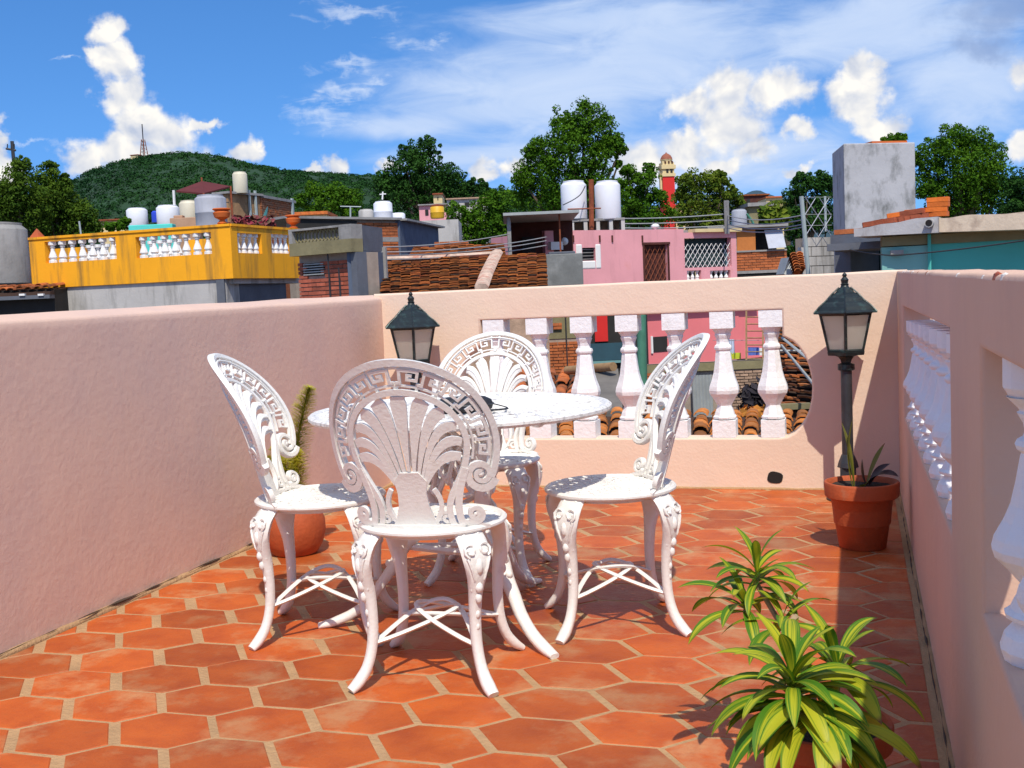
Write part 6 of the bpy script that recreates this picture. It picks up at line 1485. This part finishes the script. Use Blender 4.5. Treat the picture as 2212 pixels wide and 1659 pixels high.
mb = MB(); T2.slab(mb, ta-.4, tc_, T2.find(1950, 520)[1]-.05, T2.find(1950, 515)[1], -1.5, -.45); part('soffit', mb, M_CONCD, th_)
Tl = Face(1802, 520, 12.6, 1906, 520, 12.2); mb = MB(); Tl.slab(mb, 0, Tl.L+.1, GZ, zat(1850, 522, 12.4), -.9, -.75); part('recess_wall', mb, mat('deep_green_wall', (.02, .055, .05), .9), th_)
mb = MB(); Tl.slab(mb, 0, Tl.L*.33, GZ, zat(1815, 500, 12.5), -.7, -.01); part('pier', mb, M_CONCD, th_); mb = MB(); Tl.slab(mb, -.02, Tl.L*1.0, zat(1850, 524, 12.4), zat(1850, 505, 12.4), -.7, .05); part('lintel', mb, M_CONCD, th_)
mb = MB(); Tl.slab(mb, 0, Tl.L*.6, zat(1830, 505, 12.4)+.003, zat(1830, 494, 12.4), -.5, 0); part('stub', mb, M_BRICK, th_)
t, z = T1.find(2007, 560); mb = MB(); mb.tube([T1.at(t, z_(600), .05), T1.at(t-.0, z_(500), .05)], .018, 6); part('drain_pipe', mb, M_TEALW, th_)
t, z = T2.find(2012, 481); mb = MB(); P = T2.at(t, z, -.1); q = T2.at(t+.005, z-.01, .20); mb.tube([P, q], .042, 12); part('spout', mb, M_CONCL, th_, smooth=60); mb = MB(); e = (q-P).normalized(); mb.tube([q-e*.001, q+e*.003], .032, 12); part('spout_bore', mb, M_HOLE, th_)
t, z = T1.find(1937, 545); mb = MB(); T1.slab(mb, t-.06, t+.06, z-.02, z+.02, 0, .09); part('bracket', mb, M_CONC, th_)
# brick stacks on the roof edge
bs = empty('brick_stack', T2.at(T2.find(2022, 465)[0], T2.find(2022, 466)[1], -.2), 'stack of loose bright orange bricks on the concrete roof edge', 'brick stack'); pb_ = mesh_from(MB().box((0, 0, 0), (.20, .11, .044)), 'brick', mat('new_orange_brick', (.62, .14, .015), .85, .15, 9, .3, 30, objrand=.25)); rot = math.atan2(T2.u.y, T2.u.x)
t0_ = T2.find(2022, 465)[0]; z0_ = T2.find(2022, 468)[1]
for j in range(4):
    for i in range(1): inst('brick', pb_, bs, T2.at(t0_+random.uniform(-.01, .01), z0_+.028+.047*j, -.12)-wloc(bs), (0, 0, rot+random.uniform(-.15, .15)))
    if j < 2: inst('brick', pb_, bs, T2.at(t0_-.21+random.uniform(-.01, .01), z0_+.02+.047*j, -.12)-wloc(bs), (0, 0, rot+random.uniform(-.1, .1)))
bs2 = empty('brick_pile', T2.at(T2.find(1955, 475)[0], T2.find(1955, 475)[1], -.2), 'low untidy row of reddish bricks left of the bright orange stack', 'brick pile'); t0_ = T2.find(1880, 480)[0]; t1_ = T2.find(1985, 470)[0]
pb2 = mesh_from(MB().box((0, 0, 0), (.17, .11, .05)), 'brick', mat('dull_red_brick', (.30, .07, .03), .9, .25, 9, .3, 30, objrand=.35))
for k in range(9):
    t = t0_+(t1_-t0_)*k/8; z = T2.find(1850, 494)[1]+(T2.find(2030, 468)[1]-T2.find(1850, 494)[1])*((t-ta)/(tb_-ta)); inst('brick', pb2, bs2, T2.at(t, z+.03, -.05)-wloc(bs2), (0, -.12, rot+random.uniform(-.3, .3)))
    if k in (4, 6, 7): inst('brick', pb_ if k == 4 else pb2, bs2, T2.at(t+.02, z+.085, -.06)-wloc(bs2), (0, -.1, rot+random.uniform(-.3, .3)))
cable([S(1800, 530, 12.2), S(1930, 552, 10.7), S(2330, 500, 9.2)], .007, M_WIRED, 'thin dark cable sagging across the turquoise wall', None)
# cross shaped utility pole at the far left
up = empty('utility_pole', Vector((*XY(30, 400, 60), GZ)), 'thin dark utility pole with a cross arm above the left trees', 'pole'); mb = MB(); mb.tube([Vector((*XY(32, 345, 60), GZ)), S(26, 305, 60)], .09, 6); part('post', mb, M_WIRED, up); mb = MB(); mb.tube([S(13, 321, 60), S(34, 325, 60)], .06, 5); part('cross_arm', mb, M_WIRED, up)
mb = MB(); 
for x in (16, 24, 31): mb.tube([S(x, 322, 60), S(x, 311, 60)], .03, 4)
part('insulator', mb, M_WIRED, up)

# ------------------------------------------------------------------ seen low between the balusters
nr = empty('tiled_roof_house', Vector((*XY(1400, 940, 11), GZ)), 'broken ochre roof tiles right below the balustrade', 'house')
A, B, C, D = S(1060, 985, 9.6), S(1780, 975, 9.6), S(1790, 893, 12.0), S(1060, 888, 12.0); tiled_roof(nr, A, B, C, D, .165, .34, 200, mesh=OCHRE)
mb = MB(); mb.prism(A.xy, B.xy, (HF*.3).xy, GZ, A.z-.2); part('wall', mb, M_STONE, nr)
r3 = empty('tiled_roof_house', Vector((*XY(1240, 880, 14), GZ)), 'dark heap of old roof tiles below the red brick wall', 'house'); A, B, C, D = S(1080, 905, 12.8), S(1262, 900, 12.8), S(1300, 800, 16), S(1080, 805, 16); tiled_roof(r3, A, B, C, D, .18, .4, 150)
r5 = empty('concrete_gutter', S(1300, 850, 13), 'grey rendered slope beside the dark tile heap', 'roof'); vs = [S(1272, 900, 12.9), S(1345, 880, 13.2), S(1335, 796, 15), S(1285, 800, 15)]; part('slope', MB().add(vs+[v-Vector((0, 0, .2)) for v in vs], [(0, 1, 2, 3), (7, 6, 5, 4), (0, 4, 5, 1), (1, 5, 6, 2), (2, 6, 7, 3), (3, 7, 4, 0)]), mat('brown_grey_render', (.15, .135, .12), .95, .25, 3, .4, 10), r5)
lg = part('round_beam', MB().tube([S(1225, 800, 15.5), S(1325, 792, 14.6)], .062, 10), M_WOOD, smooth=60); tag(lg, 'round brown beam lying on the tiles below the blue panel', 'beam')
rb = empty('brick_wall', Vector((*XY(1180, 760, 24), GZ)), 'red brick wall with grey patched top seen between the left balusters', 'wall'); F = Face(1075, 740, 23, 1262, 740, 23); zr = lambda y: zat(1200, y, 23)
mb = MB(); F.slab(mb, 0, F.L, GZ, zr(640), -.3, -.03); part('core', mb, M_MORTAR, rb); mb = MB(); F.slab(mb, 0, F.L, zr(732), zr(660), -.1, -.012); part('render_patch', mb, M_OLIVE, rb)
bricks(rb, F, F.find(1090, 740)[0], F.L, zr(812), zr(734), M_BRICK, -.006, .22, .064); bricks(rb, F, F.find(1150, 740)[0], F.L*.75, zr(712), zr(696), M_BRICK, .005, .22, .07)
mb = MB(); mb.tube([F.at(F.find(1222, 700)[0], zr(790), .05), F.at(F.find(1222, 700)[0], zr(660), .05)], .014, 5); part('conduit', mb, M_WIRED, rb)
bp = empty('house', Vector((*XY(1310, 740, 25), GZ)), 'dark house front with red door and deep blue panel behind the third baluster', 'house'); F = Face(1262, 740, 25.5, 1400, 740, 25.5); zr = lambda y: zat(1310, y, 25.5)
mb = MB(); F.slab(mb, 0, F.L, GZ, zr(640), -.3, 0); part('wall', mb, M_DARK, bp); mb = MB(); F.slab(mb, F.find(1284, 700)[0], F.find(1312, 700)[0], zr(737), zr(650), 0, .04); part('red_door', mb, M_RED, bp)
mb = MB(); F.slab(mb, F.find(1266, 750)[0], F.find(1352, 750)[0], zr(778), zr(741), .0, .06); part('blue_panel', mb, mat('deep_blue_panel', (.02, .07, .10), .7), bp); mb = MB(); F.slab(mb, F.find(1262, 750)[0], F.find(1266, 750)[0], zr(782), zr(738), .0, .1); F.slab(mb, F.find(1262, 750)[0], F.find(1352, 750)[0], zr(784), zr(779), .0, .1); part('panel_frame', mb, mat('teal_frame', (.16, .33, .33), .7), bp)
pole('green_post', S(1388, 830, 17), S(1384, 640, 17), .075, M_GREENP, 'thick green painted post between the balusters', 'post', n=8)
sw = empty('stone_wall', Vector((*XY(1520, 840, 21), GZ)), 'rough brick and stone yard wall below the coral pink wall', 'wall'); F = Face(1396, 800, 20.5, 1690, 800, 20.5); zr = lambda y: zat(1540, y, 20.5)
mb = MB(); F.slab(mb, 0, F.L, GZ, zr(783), -.3, -.03); part('core', mb, M_MORTAR, sw); bricks(sw, F, F.find(1560, 800)[0], F.find(1655, 800)[0], zr(905), zr(800), M_STONE, 0, .16, .055); bricks(sw, F, 0, F.find(1460, 800)[0], zr(905), zr(800), M_BRICK, 0, .22, .07)
mb = MB(); F.slab(mb, 0, F.L, zr(800), zr(783), -.2, .03); part('coping', mb, M_OLIVE, sw)
for (x0, x1, yt_) in ((1411, 1440, 808), (1493, 1536, 808)):
    cg = empty('corrugated_sheet', F.at(F.find((x0+x1)/2, 850)[0], zr(905), .1), ('pale corrugated sheet leaning left of the chair back', 'grey corrugated sheet between the two right balusters')[x0 > 1450], 'metal sheet'); a, b = F.find(x0, 850)[0], F.find(x1, 850)[0]; vs = []; n_ = 24
    for k in range(n_+1):
        off = .12+.02*math.sin(k*PI/2); vs += [F.at(a+(b-a)*k/n_, zr(910), off+.08), F.at(a+(b-a)*k/n_, zr(yt_), off), F.at(a+(b-a)*k/n_, zr(yt_), off-.008), F.at(a+(b-a)*k/n_, zr(910), off+.072)]
    part('sheet', MB().add(vs, [(4*k+q, 4*k+(q+1) % 4, 4*k+4+(q+1) % 4, 4*k+4+q) for k in range(n_) for q in range(4)]), M_SHEET, cg)
mb = MB()
for k in range(70): clump(mb, S(random.uniform(1608, 1655), random.uniform(835, 895), 17.5), .14, 4, random.random()*.4, .9, .6)
o = part('dark_shrub', mb, mat('purple_dark_leaf', (.012, .009, .016), .8, .3, 5, tintmix=(.03, .02, .03)), tint=True); tag(o, 'dark purple shrub against the yard wall by the last baluster', 'plant')
mb = MB()
for k in range(40): clump(mb, S(random.uniform(1612, 1655), random.uniform(888, 905), 15), .12, 4, random.random(), .7, .6)
o = part('dry_palm_leaves', mb, mat('dry_leaf', (.50, .20, .03), .8, .3, 5), tint=True); tag(o, 'heap of dry orange leaves in front of the dark shrub', 'dry leaves')
# washing, ladder
Lf = P1
def cloth(x0, y0, x1, y1, m_, label, d=29.5):
    a, b = S(x0, y0, d), S(x1, y0, d); zl_ = zat(x0, y1, d); n_ = 8; vs = []
    for k in range(n_+1):
        p = a.lerp(b, k/n_); w_ = .03*math.sin(k*2.1); vs += [p, Vector((p.x, p.y, zl_))+HF*w_, Vector((p.x, p.y, zl_))+HF*(w_+.012), p+HF*.012]
    o = part('hanging_cloth', MB().add(vs, [(4*k+q, 4*k+(q+1) % 4, 4*k+4+(q+1) % 4, 4*k+4+q) for k in range(n_) for q in range(4)]), m_, smooth=60); tag(o, label, 'laundry', 'washing on the line by the coral wall')
cloth(1572, 733, 1586, 765, mat('pale_blue_cloth', (.5, .56, .7), .9), 'pale blue cloth hanging in front of the coral pink wall'); cloth(1577, 762, 1600, 776, mat('lime_cloth', (.5, .55, .03), .9), 'lime yellow cloth hanging below the pale blue one')
cloth(1550, 738, 1568, 766, mat('navy_cloth', (.03, .03, .09), .9), 'dark navy cloth hanging left of the pale blue one'); cloth(1616, 750, 1640, 768, mat('blue_white_cloth', (.1, .16, .5), .9), 'blue cloth hanging right of the ladder rail'); cloth(1560, 752, 1574, 772, M_PINKH, 'pink cloth hanging on the washing line'); cloth(1640, 752, 1662, 768, M_WHITE, 'white cloth at the right end of the washing line')
pole('washing_line', S(1540, 735, 29.5), S(1690, 735, 29.5), .008, M_WIRE, 'thin washing line in front of the coral pink wall', 'line')
ld = empty('ladder', S(1630, 785, 28.5), 'orange wooden ladder leaning on the coral pink wall', 'ladder')
for x in (1612, 1648): part('rail', MB().tube([S(x, 785, 28.3), S(x, 640, 29.2)], .025, 5), M_WOOD, ld)
for k in range(9): y = 775-15*k; dd = 28.35+.85*(785-y)/145; part('rung', MB().tube([S(1612, y, dd), S(1648, y, dd)], .016, 5), M_WOOD, ld)
# steep tiled roof at the right end of the opening, with two pipes across it
r4 = empty('tiled_roof_house', Vector((*XY(1740, 800, 14), GZ)), 'steep orange tiled roof seen through the round end of the opening', 'house'); A, B, C, D = S(1668, 880, 12.8), S(1810, 884, 12.8), S(1800, 705, 16.5), S(1672, 712, 16.5); tiled_roof(r4, A, B, C, D, .17, .25, 240, mesh=ROUGH)
mb = MB(); mb.prism(S(1672, 880, 13.0).xy, S(1800, 884, 13.0).xy, (HF*.2).xy, GZ, zat(1730, 888, 13.0)); part('wall', mb, M_DARK, r4); mb = MB(); mb.prism(S(1680, 886, 12.7).xy, S(1800, 886, 12.7).xy, (HF*.1).xy, zat(1730, 884, 12.7), zat(1730, 872, 12.7)); mb.prism(S(1680, 886, 12.7).xy, S(1800, 886, 12.7).xy, (HF*.1).xy, zat(1730, 925, 12.7), zat(1730, 918, 12.7)); part('fascia', mb, M_OLIVE, r4)
for (a, b, lab) in (((1688, 746, 14.2), (1790, 870, 11.2), 'upper grey pipe slanting over the steep tiled roof'), ((1690, 730, 14.6), (1800, 820, 11.8), 'lower grey pipe slanting over the steep tiled roof'), ((1684, 758, 14.0), (1780, 758, 14.0), 'level grey pipe over the steep tiled roof')):
    pole('roof_pipe', S(*a), S(*b), .018, M_SHEET, lab, 'pipe')
